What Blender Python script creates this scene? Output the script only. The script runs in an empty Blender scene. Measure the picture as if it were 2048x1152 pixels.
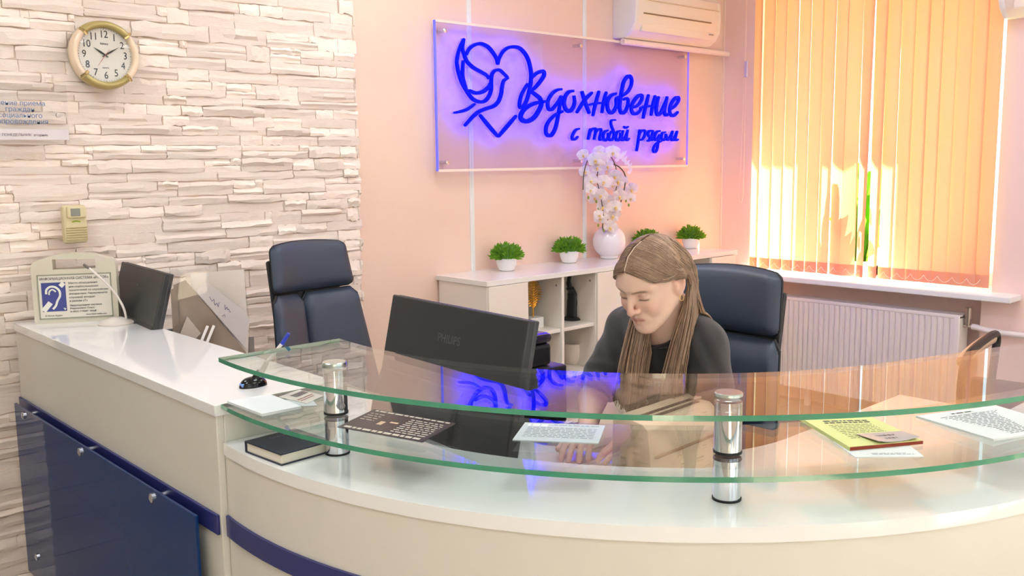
import bpy, bmesh, math, random
import numpy as np
from mathutils import Vector, Matrix
EXPO, SKY, SUN, LAMP, FACE, LED = -.05, 2.6, 110.0, 15.5, 2.2, 36.0
FWIN, FZ0, FZ1 = ((-1.3, .5), (.9, 2.7), (3.1, 4.9)), 1.0, 2.6      # windows behind the camera
random.seed(7)
SC = bpy.context.scene
COL = SC.collection
PI = math.pi
R = math.radians
# ------------------------------------------------------------------ camera
YAW, PITCH, ROLL, FPX = R(42.6167), R(7.757), R(-0.6598), 1871.0
f0 = Vector((math.sin(YAW), math.cos(YAW), 0)); r0 = Vector((math.cos(YAW), -math.sin(YAW), 0)); u0 = Vector((0, 0, 1))
fw = math.cos(PITCH)*f0 - math.sin(PITCH)*u0
up = math.cos(PITCH)*u0 + math.sin(PITCH)*f0
rt = math.cos(ROLL)*r0 + math.sin(ROLL)*up
up = math.cos(ROLL)*up - math.sin(ROLL)*r0
cd = bpy.data.cameras.new('camera'); cam = bpy.data.objects.new('camera', cd); COL.objects.link(cam)
cam.matrix_world = Matrix(((rt.x, up.x, -fw.x, 0), (rt.y, up.y, -fw.y, 0), (rt.z, up.z, -fw.z, 1.52), (0, 0, 0, 1)))
cd.sensor_width = 36; cd.lens = FPX/2048*36; cd.clip_start = .02
SC.camera = cam
# ------------------------------------------------------------------ light
SC.view_settings.view_transform = 'Standard'; SC.view_settings.look = 'None'
SC.view_settings.exposure = EXPO; SC.view_settings.gamma = 1; SC.view_settings.use_curve_mapping = False
w = bpy.data.worlds.new('sky'); SC.world = w; w.use_nodes = True
bg = w.node_tree.nodes['Background']; bg.inputs[0].default_value = (.80, .90, 1.0, 1); bg.inputs[1].default_value = SKY
sd = bpy.data.lights.new('sun', 'SUN'); sun = bpy.data.objects.new('sun', sd); COL.objects.link(sun)
sd.energy = SUN; sd.angle = R(.6); sd.color = (1, .93, .82)
sun.rotation_euler = Vector((-.42, .42, -.92)).to_track_quat('-Z', 'Y').to_euler()
pd = bpy.data.lights.new('window_daylight_portal', 'AREA'); po = bpy.data.objects.new('window_daylight_portal', pd); COL.objects.link(po)
pd.shape = 'RECTANGLE'; pd.size = 1.9; pd.size_y = 1.5; pd.cycles.is_portal = True
po.location = (5.70, 2.6, 1.72); po.rotation_euler = (0, R(90), 0)
for a, b in FWIN:
    fd = bpy.data.lights.new('front_daylight_portal', 'AREA'); fo = bpy.data.objects.new('front_daylight_portal', fd); COL.objects.link(fo)
    fd.shape = 'RECTANGLE'; fd.size = b-a; fd.size_y = FZ1-FZ0; fd.cycles.is_portal = True
    fo.location = ((a+b)/2, -2.82, (FZ0+FZ1)/2); fo.rotation_euler = (R(90), 0, 0)
SC.cycles.max_bounces = 8; SC.cycles.transparent_max_bounces = 16; SC.cycles.caustics_reflective = False; SC.cycles.caustics_refractive = False
# ------------------------------------------------------------------ helpers
def lin(c):
    return tuple(((v/255+.055)/1.055)**2.4 if v > 10.31 else v/255/12.92 for v in c)
MATS = {}
def mat(name, col, rough=.5, metal=0, bump=None, var=None, coat=0, spec=.5, emit=None, trans=None, sheen=0, stretch=None, island=0, alpha=1):
    if name in MATS: return MATS[name]
    m = bpy.data.materials.new(name); m.use_nodes = True; MATS[name] = m
    nt = m.node_tree; b = nt.nodes['Principled BSDF']; L = nt.links.new
    c = lin(col)+(1,)
    b.inputs['Base Color'].default_value = c; b.inputs['Roughness'].default_value = rough; b.inputs['Metallic'].default_value = metal
    b.inputs['Coat Weight'].default_value = coat; b.inputs['Coat Roughness'].default_value = .05
    b.inputs['Specular IOR Level'].default_value = spec; b.inputs['Alpha'].default_value = alpha
    if sheen: b.inputs['Sheen Weight'].default_value = sheen
    if emit: b.inputs['Emission Color'].default_value = lin(emit[0])+(1,); b.inputs['Emission Strength'].default_value = emit[1]
    if trans: b.inputs['Transmission Weight'].default_value = trans
    tc = nt.nodes.new('ShaderNodeTexCoord')
    src = tc.outputs['Object']
    if stretch:
        mp = nt.nodes.new('ShaderNodeMapping'); mp.inputs['Scale'].default_value = stretch; L(src, mp.inputs[0]); src = mp.outputs[0]
    colout = None
    if var:
        n = nt.nodes.new('ShaderNodeTexNoise'); n.inputs['Scale'].default_value = var[0]; n.inputs['Detail'].default_value = 4; L(src, n.inputs['Vector'])
        mx = nt.nodes.new('ShaderNodeMixRGB'); mx.inputs[1].default_value = c; mx.inputs[2].default_value = lin(var[1])+(1,)
        cr = nt.nodes.new('ShaderNodeValToRGB'); cr.color_ramp.elements[0].position = .38; cr.color_ramp.elements[1].position = .66
        L(n.outputs['Fac'], cr.inputs[0]); L(cr.outputs[0], mx.inputs[0]); colout = mx.outputs[0]
    if island:
        g = nt.nodes.new('ShaderNodeNewGeometry'); hs = nt.nodes.new('ShaderNodeHueSaturation')
        mr = nt.nodes.new('ShaderNodeMapRange'); mr.inputs[3].default_value = 1-island; mr.inputs[4].default_value = 1+island
        L(g.outputs['Random Per Island'], mr.inputs[0]); L(mr.outputs[0], hs.inputs['Value'])
        if colout: L(colout, hs.inputs['Color'])
        else: hs.inputs['Color'].default_value = c
        colout = hs.outputs[0]
    if colout: L(colout, b.inputs['Base Color'])
    if bump:
        n2 = nt.nodes.new('ShaderNodeTexNoise'); n2.inputs['Scale'].default_value = bump[0]; n2.inputs['Detail'].default_value = 5; L(src, n2.inputs['Vector'])
        bp = nt.nodes.new('ShaderNodeBump'); bp.inputs['Strength'].default_value = bump[1]; bp.inputs['Distance'].default_value = bump[2] if len(bump) > 2 else .003
        L(n2.outputs['Fac'], bp.inputs['Height']); L(bp.outputs[0], b.inputs['Normal'])
    return m
def cmat(name, rough=.5, bump=None, spec=.5, sss=0):
    """colour taken from the mesh's own 'col' attribute (printed or skin colour)"""
    if name in MATS: return MATS[name]
    m = mat(name, (255, 255, 255), rough, bump=bump, spec=spec); nt = m.node_tree
    a = nt.nodes.new('ShaderNodeVertexColor'); a.layer_name = 'col'
    nt.links.new(a.outputs[0], nt.nodes['Principled BSDF'].inputs['Base Color'])
    if sss:
        b = nt.nodes['Principled BSDF']; b.inputs['Subsurface Weight'].default_value = sss; b.inputs['Subsurface Radius'].default_value = (.012, .005, .003); b.inputs['Subsurface Scale'].default_value = .6
    return m
def glassmat(name, tint=(1, 1, 1), ior=1.5, mult=1, rough=.0):
    """clear pane: fresnel reflection over straight transmission"""
    m = bpy.data.materials.new(name); m.use_nodes = True; nt = m.node_tree; nt.nodes.clear(); L = nt.links.new
    o = nt.nodes.new('ShaderNodeOutputMaterial'); mx = nt.nodes.new('ShaderNodeMixShader'); t = nt.nodes.new('ShaderNodeBsdfTransparent'); g = nt.nodes.new('ShaderNodeBsdfGlossy')
    fr = nt.nodes.new('ShaderNodeFresnel'); fr.inputs[0].default_value = ior
    geo = nt.nodes.new('ShaderNodeNewGeometry'); inv = nt.nodes.new('ShaderNodeMath'); inv.operation = 'SUBTRACT'; inv.inputs[0].default_value = 1
    # a thin pane reflects alike from both sides of each face
    ior_in = nt.nodes.new('ShaderNodeMath'); ior_in.operation = 'MULTIPLY_ADD'; L(geo.outputs['Backfacing'], ior_in.inputs[0]); ior_in.inputs[1].default_value = 1/ior-ior; ior_in.inputs[2].default_value = ior
    L(ior_in.outputs[0], fr.inputs[0])
    g.inputs['Roughness'].default_value = rough; t.inputs[0].default_value = tint+(1,)
    L(fr.outputs[0], mx.inputs[0]); L(t.outputs[0], mx.inputs[1]); L(g.outputs[0], mx.inputs[2]); L(mx.outputs[0], o.inputs[0])
    MATS[name] = m; return m

class MB:
    def __init__(s): s.v = []; s.f = []; s.m = []; s.k = 0; s.flat = []
    def mi(s, k): s.k = k; return s
    def add(s, vs, fs):
        b = len(s.v); s.v += [tuple(v) for v in vs]; s.f += [tuple(i+b for i in f) for f in fs]; s.m += [s.k]*len(fs); return s
    def box(s, x0, y0, z0, x1, y1, z1):
        return s.add([(x0,y0,z0),(x1,y0,z0),(x1,y1,z0),(x0,y1,z0),(x0,y0,z1),(x1,y0,z1),(x1,y1,z1),(x0,y1,z1)],
                     [(0,3,2,1),(4,5,6,7),(0,1,5,4),(1,2,6,5),(2,3,7,6),(3,0,4,7)])
    def rbox(s, x0, y0, z0, x1, y1, z1, r=.005, seg=2, M=None):
        bm = bmesh.new(); bmesh.ops.create_cube(bm, size=1)
        for v in bm.verts: v.co = Vector(((x0+x1)/2+v.co.x*(x1-x0), (y0+y1)/2+v.co.y*(y1-y0), (z0+z1)/2+v.co.z*(z1-z0)))
        bmesh.ops.bevel(bm, geom=bm.edges[:], offset=r, segments=seg, affect='EDGES', profile=.5)
        bm.normal_update(); s.flat += [len(s.f)+i for i, f in enumerate(bm.faces) if max(abs(c) for c in f.normal) > .9999]
        return s.bm(bm, M)
    def bm(s, bm, M=None):
        bm.verts.index_update()
        vs = [(M @ v.co) if M else v.co.copy() for v in bm.verts]; fs = [[v.index for v in f.verts] for f in bm.faces]; bm.free()
        return s.add(vs, fs)
    def prism(s, poly, z0, z1, M=None, bev=0):
        bm = bmesh.new(); vs = [bm.verts.new((x, y, z0)) for x, y in poly]; f = bm.faces.new(vs); 
        r = bmesh.ops.extrude_face_region(bm, geom=[f]); 
        for e in r['geom']:
            if isinstance(e, bmesh.types.BMVert): e.co.z = z1
        bmesh.ops.recalc_face_normals(bm, faces=bm.faces[:])
        if bev: bmesh.ops.bevel(bm, geom=[e for e in bm.edges], offset=bev, segments=2, affect='EDGES', profile=.5)
        return s.bm(bm, M)
    def tube(s, pts, r, n=8, cap=True, flat=1):
        pts = [Vector(p) for p in pts]; k = len(pts); rr = r if hasattr(r, '__len__') else [r]*k
        vs = []; t0 = (pts[1]-pts[0]).normalized(); a = Vector((0,0,1)) if abs(t0.z) < .9 else Vector((1,0,0)); u = t0.cross(a).normalized()
        for i, p in enumerate(pts):
            t = (pts[min(i+1,k-1)]-pts[max(i-1,0)]).normalized(); u = (u-t*u.dot(t)).normalized(); wv = t.cross(u)
            for j in range(n):
                th = 2*PI*j/n; vs.append(p+(u*math.cos(th)+wv*math.sin(th)*flat)*rr[i])
        fs = [(i*n+j, i*n+(j+1)%n, (i+1)*n+(j+1)%n, (i+1)*n+j) for i in range(k-1) for j in range(n)]
        if cap: fs += [tuple(reversed(range(n))), tuple(range((k-1)*n, k*n))]
        return s.add(vs, fs)
    def lathe(s, prof, n=32, c=(0,0,0), M=None):
        vs = []; fs = []; k = len(prof)
        for r, z in prof:
            for j in range(n):
                p = Vector((c[0]+r*math.cos(2*PI*j/n), c[1]+r*math.sin(2*PI*j/n), c[2]+z)); vs.append(M @ p if M else p)
        fs = [(i*n+j, i*n+(j+1)%n, (i+1)*n+(j+1)%n, (i+1)*n+j) for i in range(k-1) for j in range(n)]
        if prof[0][0] > 1e-6: fs.append(tuple(reversed(range(n))))
        if prof[-1][0] > 1e-6: fs.append(tuple(range((k-1)*n, k*n)))
        return s.add(vs, fs)
    def grid(s, fn, nu, nv, closeu=False):
        vs = [fn(i/nu if closeu else i/(nu-1), j/(nv-1)) for j in range(nv) for i in range(nu)]
        fs = []
        for j in range(nv-1):
            for i in range(nu if closeu else nu-1):
                a = j*nu+i; b = j*nu+(i+1)%nu; fs.append((a, b, b+nu, a+nu))
        return s.add(vs, fs)
    def sphere(s, c, r, n=12, m=8, M=None):
        r = r if hasattr(r, '__len__') else (r, r, r)
        def fn(u, v):
            th = 2*PI*u; ph = PI*(v-.5); p = Vector((c[0]+r[0]*math.cos(ph)*math.cos(th), c[1]+r[1]*math.cos(ph)*math.sin(th), c[2]+r[2]*math.sin(ph)))
            return M @ p if M else p
        return s.grid(fn, n, m, True)
    def mesh(s, name, mats, smooth=True, ang=35):
        me = bpy.data.meshes.new(name); me.from_pydata(s.v, [], s.f)
        for m in (mats if isinstance(mats, (list, tuple)) else [mats]): me.materials.append(m)
        if any(s.m): me.polygons.foreach_set('material_index', s.m)
        if smooth:
            me.shade_smooth(); me.set_sharp_from_angle(angle=R(ang))
            for i in s.flat: me.polygons[i].use_smooth = False
        me.validate(); return me
    def build(s, name, mats, parent=None, smooth=True, ang=35, world=False):
        if world and parent is not None:
            Mi = root_matrix(parent).inverted(); s.v = [tuple(Mi @ Vector(v)) for v in s.v]
        return obj(name, s.mesh(name, mats, smooth, ang), parent)
    def thing(s, name, mats, label, cat, group=None, smooth=True, ang=35):
        """a thing that is one mesh: origin moved to its base centre"""
        v = np.array(s.v); lo = v.min(0); hi = v.max(0); c = ((lo[0]+hi[0])/2, (lo[1]+hi[1])/2, lo[2])
        s.v = [(a-c[0], b-c[1], d-c[2]) for a, b, d in s.v]
        o = obj(name, s.mesh(name, mats, smooth, ang)); o.location = c
        return tag(o, label, cat, group)
def obj(name, me, parent=None):
    o = bpy.data.objects.new(name, me); COL.objects.link(o)
    if parent is not None: o.parent = parent
    return o
def root_matrix(p):
    M = p.matrix_basis.copy()
    while p.parent is not None: p = p.parent; M = p.matrix_basis @ M
    return M
def tag(o, label, cat, group=None):
    o['label'] = label; o['category'] = cat
    if group: o['group'] = group
    return o
def thing(name, label, cat, loc=(0,0,0), rotz=0, group=None):
    o = bpy.data.objects.new(name, None); COL.objects.link(o); o.location = loc; o.rotation_euler = (0, 0, rotz); o.empty_display_size = .1
    return tag(o, label, cat, group)
def struct(o, stuff=None):
    o['kind'] = stuff or 'structure'; return o
def copy_tree(o, loc, rotz=0, label=None, parent=None):
    c = o.copy(); COL.objects.link(c)
    if parent is None:
        c.location = loc; c.rotation_euler = (0, 0, rotz)
        if label: c['label'] = label
    else: c.parent = parent
    for ch in [x for x in bpy.data.objects if x.parent == o]: copy_tree(ch, None, parent=c)
    return c
def catmull(pts, n=6):
    P = [np.array(p, float) for p in pts]; P = [2*P[0]-P[1]]+P+[2*P[-1]-P[-2]]; out = []
    for i in range(1, len(P)-2):
        for j in range(n):
            t = j/n; a, b, c, d = P[i-1:i+3]
            out.append(.5*((2*b)+(-a+c)*t+(2*a-5*b+4*c-d)*t*t+(-a+3*b-3*c+d)*t**3))
    out.append(P[-2]); return out
def arc(cx, cy, r, a0, a1, n):
    return [(cx+r*math.cos(R(a0+(a1-a0)*i/n)), cy+r*math.sin(R(a0+(a1-a0)*i/n))) for i in range(n+1)]
# ================================================================== the room
M_pink = mat('peach_wall_panel', (243, 212, 190), .55, bump=(220, .25, .0015), var=(3, (240, 207, 186)))
M_pinkw = mat('pink_wall_paint', (251, 220, 210), .6, bump=(150, .2, .001))
M_white = mat('white_plastic', (238, 236, 230), .35)
M_ceil = mat('white_ceiling', (240, 240, 236), .8)
M_stone = mat('white_painted_slate', (250, 236, 222), .8, bump=(30, .5, .006), var=(5, (246, 228, 212)), stretch=(1, 1, 2.2))
XW = 5.18; CEIL = 2.9
wall_back = struct(MB().box(.76, 3.6, 0, XW+.6, 3.8, CEIL).build('wall_back', M_pinkw, smooth=False))
for a, b in ((2.36, 3.028), (3.050, 3.855), (3.877, XW)):
    MB().box(a, 3.594, .0, b, 3.601, CEIL).build('panel', M_pink, wall_back)
for i, x in enumerate((3.039, 3.866)):
    t = struct(MB().rbox(x-.014, 3.588, 0, x+.014, 3.601, CEIL, .003).rbox(x-.004, 3.585, 0, x+.004, 3.59, CEIL, .001, 1).build('trim_%d' % (i+1), M_white))
struct(MB().rbox(XW-.014, 3.586, 0, XW+.002, 3.601, CEIL, .003).build('trim_3', mat('peach_corner_bead', (250, 222, 200), .5)))
# --- ledge-stone cladding: every stone of the visible stretch is its own piece
def stone_mesh(k):
    rnd = random.Random(100+k); nx, nz = 6, 4
    cut = rnd.choice((.35, .5, .65, 2)); slope = rnd.uniform(-.25, .25); step = rnd.uniform(.3, .75); flip = rnd.random() < .5
    base = rnd.uniform(.45, 1)
    mb = MB(); V = []
    for j in range(nz):
        for i in range(nx):
            u = i/(nx-1); v = j/(nz-1)
            d = base*(.75+.35*rnd.random())
            cc = cut+slope*(u-.5)*.5+rnd.uniform(-.06, .06)
            if (v > cc) != flip and cut < 1: d *= step
            if i in (0, nx-1): d *= .62
            if j in (0, nz-1): d *= .72
            jx = 0 if i in (0, nx-1) else rnd.uniform(-.06, .06)
            V.append((u+jx+(rnd.uniform(-.012, .012) if i in (0, nx-1) else 0), -d, v+(rnd.uniform(-.10, .10) if j in (0, nz-1) else rnd.uniform(-.09, .09))))
    n = nx*nz; F = [(j*nx+i, j*nx+i+1, (j+1)*nx+i+1, (j+1)*nx+i) for j in range(nz-1) for i in range(nx-1)]
    ring = [i for i in range(nx)]+[j*nx+nx-1 for j in range(1, nz)]+[(nz-1)*nx+i for i in range(nx-2, -1, -1)]+[j*nx for j in range(nz-2, 0, -1)]
    V += [(V[i][0], 0, V[i][2]) for i in ring]
    for q in range(len(ring)):
        a, b = ring[q], ring[(q+1) % len(ring)]; F.append((a, n+q, n+(q+1) % len(ring), b))
    mb.add(V, F); return mb
stone_mbs = [stone_mesh(k) for k in range(36)]
stone_mes = [m.mesh('stone', M_stone, ang=28) for m in stone_mbs]
rs = random.Random(5); stones = []
z = 0.0
while z < CEIL-.02:
    h = rs.choice((.034, .04, .046, .052, .06, .072)); h = min(h, CEIL-z)
    x = .76
    while x < 2.36:
        ln = rs.choice((.10, .14, .18, .22, .27, .33))*rs.uniform(.85, 1.15)
        if x+ln > 2.30: ln = 2.365+rs.uniform(-.012, .012)-x
        if h > .05 and rs.random() < .55 and ln > .13:     # a tall course may split into two thin ledges
            c = rs.uniform(.4, .6); stones += [(x, z, ln, h*c), (x, z+h*c, ln*rs.uniform(.6, 1), h*(1-c))]
            if stones[-1][2] < ln*.93: stones.append((x+stones[-1][2], z+h*c, ln-stones[-1][2], h*(1-c)))
            else: stones[-1] = (x, z+h*c, ln, h*(1-c))
        else: stones.append((x, z, ln, h))
        x += ln
    z += h
struct(MB().box(.76, 3.58, 0, 2.36, 3.601, CEIL).build('mortar_bed', mat('pale_mortar', (212, 190, 172), .9), wall_back))
view = [s for s in stones if s[0]+s[2] > .72 and .05 < s[1] < 2.5]
view.sort(key=lambda s: -s[2]*s[3]); single = set(map(tuple, view[:300]))
rest = MB()
for s in stones:
    k = rs.randrange(36); x, z, ln, h = s; dep = rs.uniform(.008, .026)
    if s in single:
        o = obj('stone', stone_mes[k], wall_back); o.location = (x, 3.581, z); o.scale = (ln*.985, dep, h*.955)
    else:
        m = stone_mbs[k]; rest.add([(x+a*ln*.985, 3.581+b*dep, z+c*h*.955) for a, b, c in m.v], m.f)
rest.build('stone_cladding', M_stone, wall_back, ang=28)['kind'] = 'stuff'
# --- window wall with opening, reveal and radiator niche
OY0, OY1, OZ0, OZ1 = 1.885, 3.36, .80, 2.62
wr = MB()
wr.box(XW, -2.6, 0, XW+.5, OY0, CEIL); wr.box(XW, OY1, 0, XW+.5, 3.61, CEIL); wr.box(XW, OY0, OZ1, XW+.5, OY1, CEIL)
wr.box(XW+.08, OY0, 0, XW+.5, OY1, OZ0-.03); wr.box(XW, OY0, 0, XW+.08, 1.934, .77)
wall_right = struct(wr.build('wall_right', M_pinkw, smooth=False))
FL = mat('beige_floor_tiles', (176, 166, 150), .25, var=(2, (160, 150, 136)))
M_iv = mat('ivory_wall_paint', (232, 222, 208), .7)
struct(MB().box(-1.8, -2.6, -.1, XW+.5, 9.0, 0).build('floor', FL, smooth=False))
struct(MB().box(-1.8, -2.8, CEIL, XW+.5, 9.0, CEIL+.1).build('ceiling', M_ceil, smooth=False))
struct(MB().box(-1.8, -2.6, 0, -1.6, 9.0, CEIL).build('wall_left', M_iv, smooth=False))
struct(MB().box(-1.8, 8.8, 0, .9, 9.0, CEIL).box(.76, 3.8, 0, .9, 8.8, CEIL).build('wall_corridor', M_iv, smooth=False))
# wall behind the camera with three daylight windows
wf = MB(); edges = [-1.8]+[v for a, b in FWIN for v in (a, b)]+[XW+.5]
for i in range(0, len(edges), 2): wf.box(edges[i], -2.8, 0, edges[i+1], -2.6, CEIL)
for a, b in FWIN: wf.box(a, -2.8, 0, b, -2.6, FZ0); wf.box(a, -2.8, FZ1, b, -2.6, CEIL)
struct(wf.build('wall_front', M_iv, smooth=False))
for i, (a, b) in enumerate(FWIN):
    o = struct(MB().rbox(a, -2.74, FZ0, a+.06, -2.68, FZ1, .004).rbox(b-.06, -2.74, FZ0, b, -2.68, FZ1, .004).rbox(a, -2.74, FZ0, b, -2.68, FZ0+.06, .004).rbox(a, -2.74, FZ1-.06, b, -2.68, FZ1, .004).rbox((a+b)/2-.04, -2.74, FZ0, (a+b)/2+.04, -2.68, FZ1, .004).build('window_%d' % (i+2), mat('white_pvc', (245, 245, 242), .3)))
    MB().box(a+.06, -2.713, FZ0+.06, b-.06, -2.708, FZ1-.06).build('pane', glassmat('front_glass_%d' % i, (.97, .98, .98)), o, smooth=False)
# floor tile joints, as thin recessed-looking dark strips on the floor
jt = MB()
for i in range(18): jt.box(-1.6+.4*i, -2.6, 0, -1.596+.4*i, 3.55 if i > 5 else 8.7, .0006)
for i in range(28): jt.box(-1.6, -2.6+.4*i, 0, XW if i < 15 else .76, -2.596+.4*i, .0006)
fl = bpy.data.objects['floor']; jt.build('tile_joints', mat('grey_grout', (110, 104, 98), .9), fl)['kind'] = 'stuff'
# window
M_pvc = mat('white_pvc', (245, 245, 242), .3)
M_pane = glassmat('window_glass', (.96, .98, .97))
win = struct(MB().box(XW+.30, OY0, OZ0, XW+.302, OY0+.001, OZ0+.001).build('window_1', M_pvc))
def wpart(n, m, *b): return MB().rbox(*b, .006).build(n, m, win)
FX0, FX1 = XW+.27, XW+.34
wpart('frame_jamb', M_pvc, FX0, OY0, OZ0, FX1, OY0+.07, OZ1); wpart('frame_jamb', M_pvc, FX0, OY1-.07, OZ0, FX1, OY1, OZ1)
wpart('frame_rail', M_pvc, FX0, OY0, OZ0, FX1, OY1, OZ0+.07); wpart('frame_rail', M_pvc, FX0, OY0, OZ1-.07, FX1, OY1, OZ1)
wpart('mullion', M_pvc, FX0, 2.565, OZ0, FX1, 2.665, OZ1)
for a, b in ((OY0+.07, 2.565), (2.665, OY1-.07)): MB().box(XW+.30, a, OZ0+.07, XW+.306, b, OZ1-.07).build('pane', M_pane, win, smooth=False)
wpart('sill', M_pvc, XW-.14, 1.74, .770, XW+.27, 3.45, .802)
struct(MB().box(XW+.5, -8, -1.2, XW+30, 14, -1.0).build('ground_outside', mat('grass_ground', (120, 140, 90), .9), smooth=False))
# --- vertical blind
blind = thing('vertical_blind', 'orange-peach vertical fabric blind covering the sunny window', 'blind', (XW-.02, 2.6, .82))
def slatmat(name, c, tr, mixv, c2=None):
    m = bpy.data.materials.new(name); m.use_nodes = True; nt = m.node_tree; nt.nodes.clear(); L = nt.links.new
    o = nt.nodes.new('ShaderNodeOutputMaterial'); mx = nt.nodes.new('ShaderNodeMixShader'); d = nt.nodes.new('ShaderNodeBsdfDiffuse'); t = nt.nodes.new('ShaderNodeBsdfTranslucent')
    tc = nt.nodes.new('ShaderNodeTexCoord'); mp = nt.nodes.new('ShaderNodeMapping'); mp.inputs['Scale'].default_value = (1, 260, .6); n = nt.nodes.new('ShaderNodeTexNoise'); n.inputs['Scale'].default_value = 1
    L(tc.outputs['Object'], mp.inputs[0]); L(mp.outputs[0], n.inputs['Vector']); b = nt.nodes.new('ShaderNodeBump'); b.inputs['Strength'].default_value = .2; b.inputs['Distance'].default_value = .001; L(n.outputs['Fac'], b.inputs['Height']); L(b.outputs[0], d.inputs['Normal'])
    d.inputs[0].default_value = lin(c)+(1,); t.inputs[0].default_value = lin(tr)+(1,); mx.inputs[0].default_value = mixv
    L(d.outputs[0], mx.inputs[1]); L(t.outputs[0], mx.inputs[2]); L(mx.outputs[0], o.inputs[0]); return m
M_slat = slatmat('peach_blind_fabric', (246, 208, 172), (214, 142, 104), .5)
M_hem = slatmat('peach_blind_hem', (246, 190, 160), (225, 135, 98), .3)
slat_y = [3.322, 3.244, 3.164, 3.084, 3.003, 2.923, 2.845, 2.767, 2.688, 2.609, 2.533, 2.459, 2.380, 2.302, 2.230, 2.155, 2.077, 2.0, 1.93]
rb = random.Random(3); bpts = []
for i, y in enumerate(slat_y):
    a0 = R(rb.uniform(5, 9)); a1 = a0
    if i == 0: a0 = a1 = R(24)
    if i in (6, 7): a1 = R(14+6*(i-6))
    if i == 8: a0, a1 = R(-6), R(-26)
    if i == 9: a0, a1 = R(14), R(38)
    if i == 10: a0, a1 = R(12), R(30)
    zt, zb = 2.66, .826
    def fn(u, v, y=y, a0=a0, a1=a1):
        a = a1+(a0-a1)*v; s = (u-.5)*.0845; cv = .004*math.cos((u-.5)*PI)
        return (XW-.03-s*math.sin(a)-cv*math.cos(a), y-s*math.cos(a), zb+(zt-zb)*v)
    sl = MB().grid(fn, 7, 12).build('slat', M_slat, blind, world=True)
    def fh(u, v, fn=fn):
        p = fn(u, v*.037); q = Vector(p); return (q.x-.0035*math.sin(PI*min(max(u, .0), 1)), q.y, q.z-.0005)
    MB().grid(fh, 7, 5).build('hem', M_hem, sl, world=True)
    bpts.append((fn(0, .012), fn(1, .012)))
ch = MB()
for i in range(len(bpts)-1):
    a = Vector(bpts[i][0])*.5+Vector(bpts[i][1])*.5; b = Vector(bpts[i+1][0])*.5+Vector(bpts[i+1][1])*.5
    pts = [(a.x-.012+(b.x-a.x)*t, a.y+(b.y-a.y)*t, a.z+.02+.085*((t-.5)**2-.25)*1.4) for t in [k/8 for k in range(9)]]
    ch.tube(pts, .0013, 5)
ch.build('bottom_chain', mat('white_bead_chain', (250, 240, 225), .4), blind, world=True)
MB().box(XW-.06, 1.87, 2.655, XW-.005, 3.37, 2.69).build('head_rail', M_pvc, blind, world=True)
c = MB(); c.tube(catmull([(XW-.035, 3.415, 2.66), (XW-.035, 3.418, 2.0), (XW-.035, 3.428, 1.5), (XW-.035, 3.44, 1.3), (XW-.035, 3.428, 1.235), (XW-.035, 3.408, 1.28), (XW-.035, 3.404, 1.5), (XW-.035, 3.41, 2.66)], 6), .0016, 5)
c.build('control_cord', mat('peach_cord', (250, 215, 195), .5), blind, world=True)
MB().rbox(XW-.045, 3.392, 2.02, XW-.030, 3.412, 2.12, .003).build('cord_weight', mat('lilac_plastic', (205, 190, 225), .4), blind, world=True)
# --- houseplant standing behind the blind
hp = thing('houseplant', 'leafy green houseplant glimpsed through the blind gap on the sill', 'plant', (XW+.10, 2.66, .802))
MB().lathe([(.045, 0), (.06, .10), (.064, .105), (.058, .105), (.05, .09), (.0, .09)], 20).build('pot', mat('white_ribbed_pot', (240, 236, 228), .5), hp)
lf = MB(); M_leaf = slatmat('houseplant_leaf', (70, 120, 40), (130, 190, 50), .45)
rp = random.Random(11)
for k in range(20):
    a = rp.uniform(0, 2*PI); ln = rp.uniform(.18, .34); hh = rp.uniform(.22, .62); wd = rp.uniform(.03, .055); ax = .32 if abs(math.cos(a)) > .3 else 1
    ax = .35
    def pt(t, s, a=a, ln=ln, hh=hh, wd=wd, ax=ax):
        r_ = ln*(.15+.85*t); z_ = .08+hh*math.sin(t*1.9)*(1 if t < .83 else 1); ww = wd*math.sin(PI*min(1, .04+t*.96))**.8*s
        return (max(-.09, min(.12, r_*math.cos(a)*ax-ww*math.sin(a))), r_*math.sin(a)+ww*math.cos(a), z_)
    m = MB().grid(lambda u, v: pt(v, (u-.5)*2), 3, 9); m.build('leaf', M_leaf, hp)
    lf.tube([(0, 0, .08), (pt(.2, 0)[0], pt(.2, 0)[1], pt(.2, 0)[2])], .003, 5)
lf.build('stem', mat('plant_stem', (90, 110, 50), .6), hp)
# --- radiator
rad = thing('radiator', 'white ribbed panel radiator under the window sill', 'radiator', (XW-.05, 2.58, .08))
M_rad = mat('white_radiator_enamel', (240, 230, 224), .35)
def fr(u, v):
    y = 2.03+(3.13-2.03)*u; k = (y-2.03)/.0333; edge = min(1, min(v, 1-v)/.06); t = (k % 1); g = 0 if t < .62 else math.sin((t-.62)/.38*PI)
    if y < 2.05 or y > 3.11: g = 0
    return (XW-.10+.011*g*edge, y, .12+(.655-.12)*v)
MB().grid(fr, 33*9+1, 16).build('front_panel', M_rad, rad, world=True, ang=60)
MB().rbox(XW-.015, 2.03, .12, XW+.01, 3.13, .655, .004).build('rear_panel', M_rad, rad, world=True)
tg = MB().rbox(XW-.102, 2.0, .655, XW+.012, 3.16, .675, .004)
tg.build('top_grille', M_rad, rad, world=True)
for y in (2.0, 3.13): MB().rbox(XW-.103, y, .11, XW+.012, y+.032, .67, .005).build('side_cover', M_rad, rad, world=True)
for y in (2.3, 2.9): MB().box(XW-.04, y, 0, XW-.01, y+.03, .13).build('foot', M_rad, rad, world=True)
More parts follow.
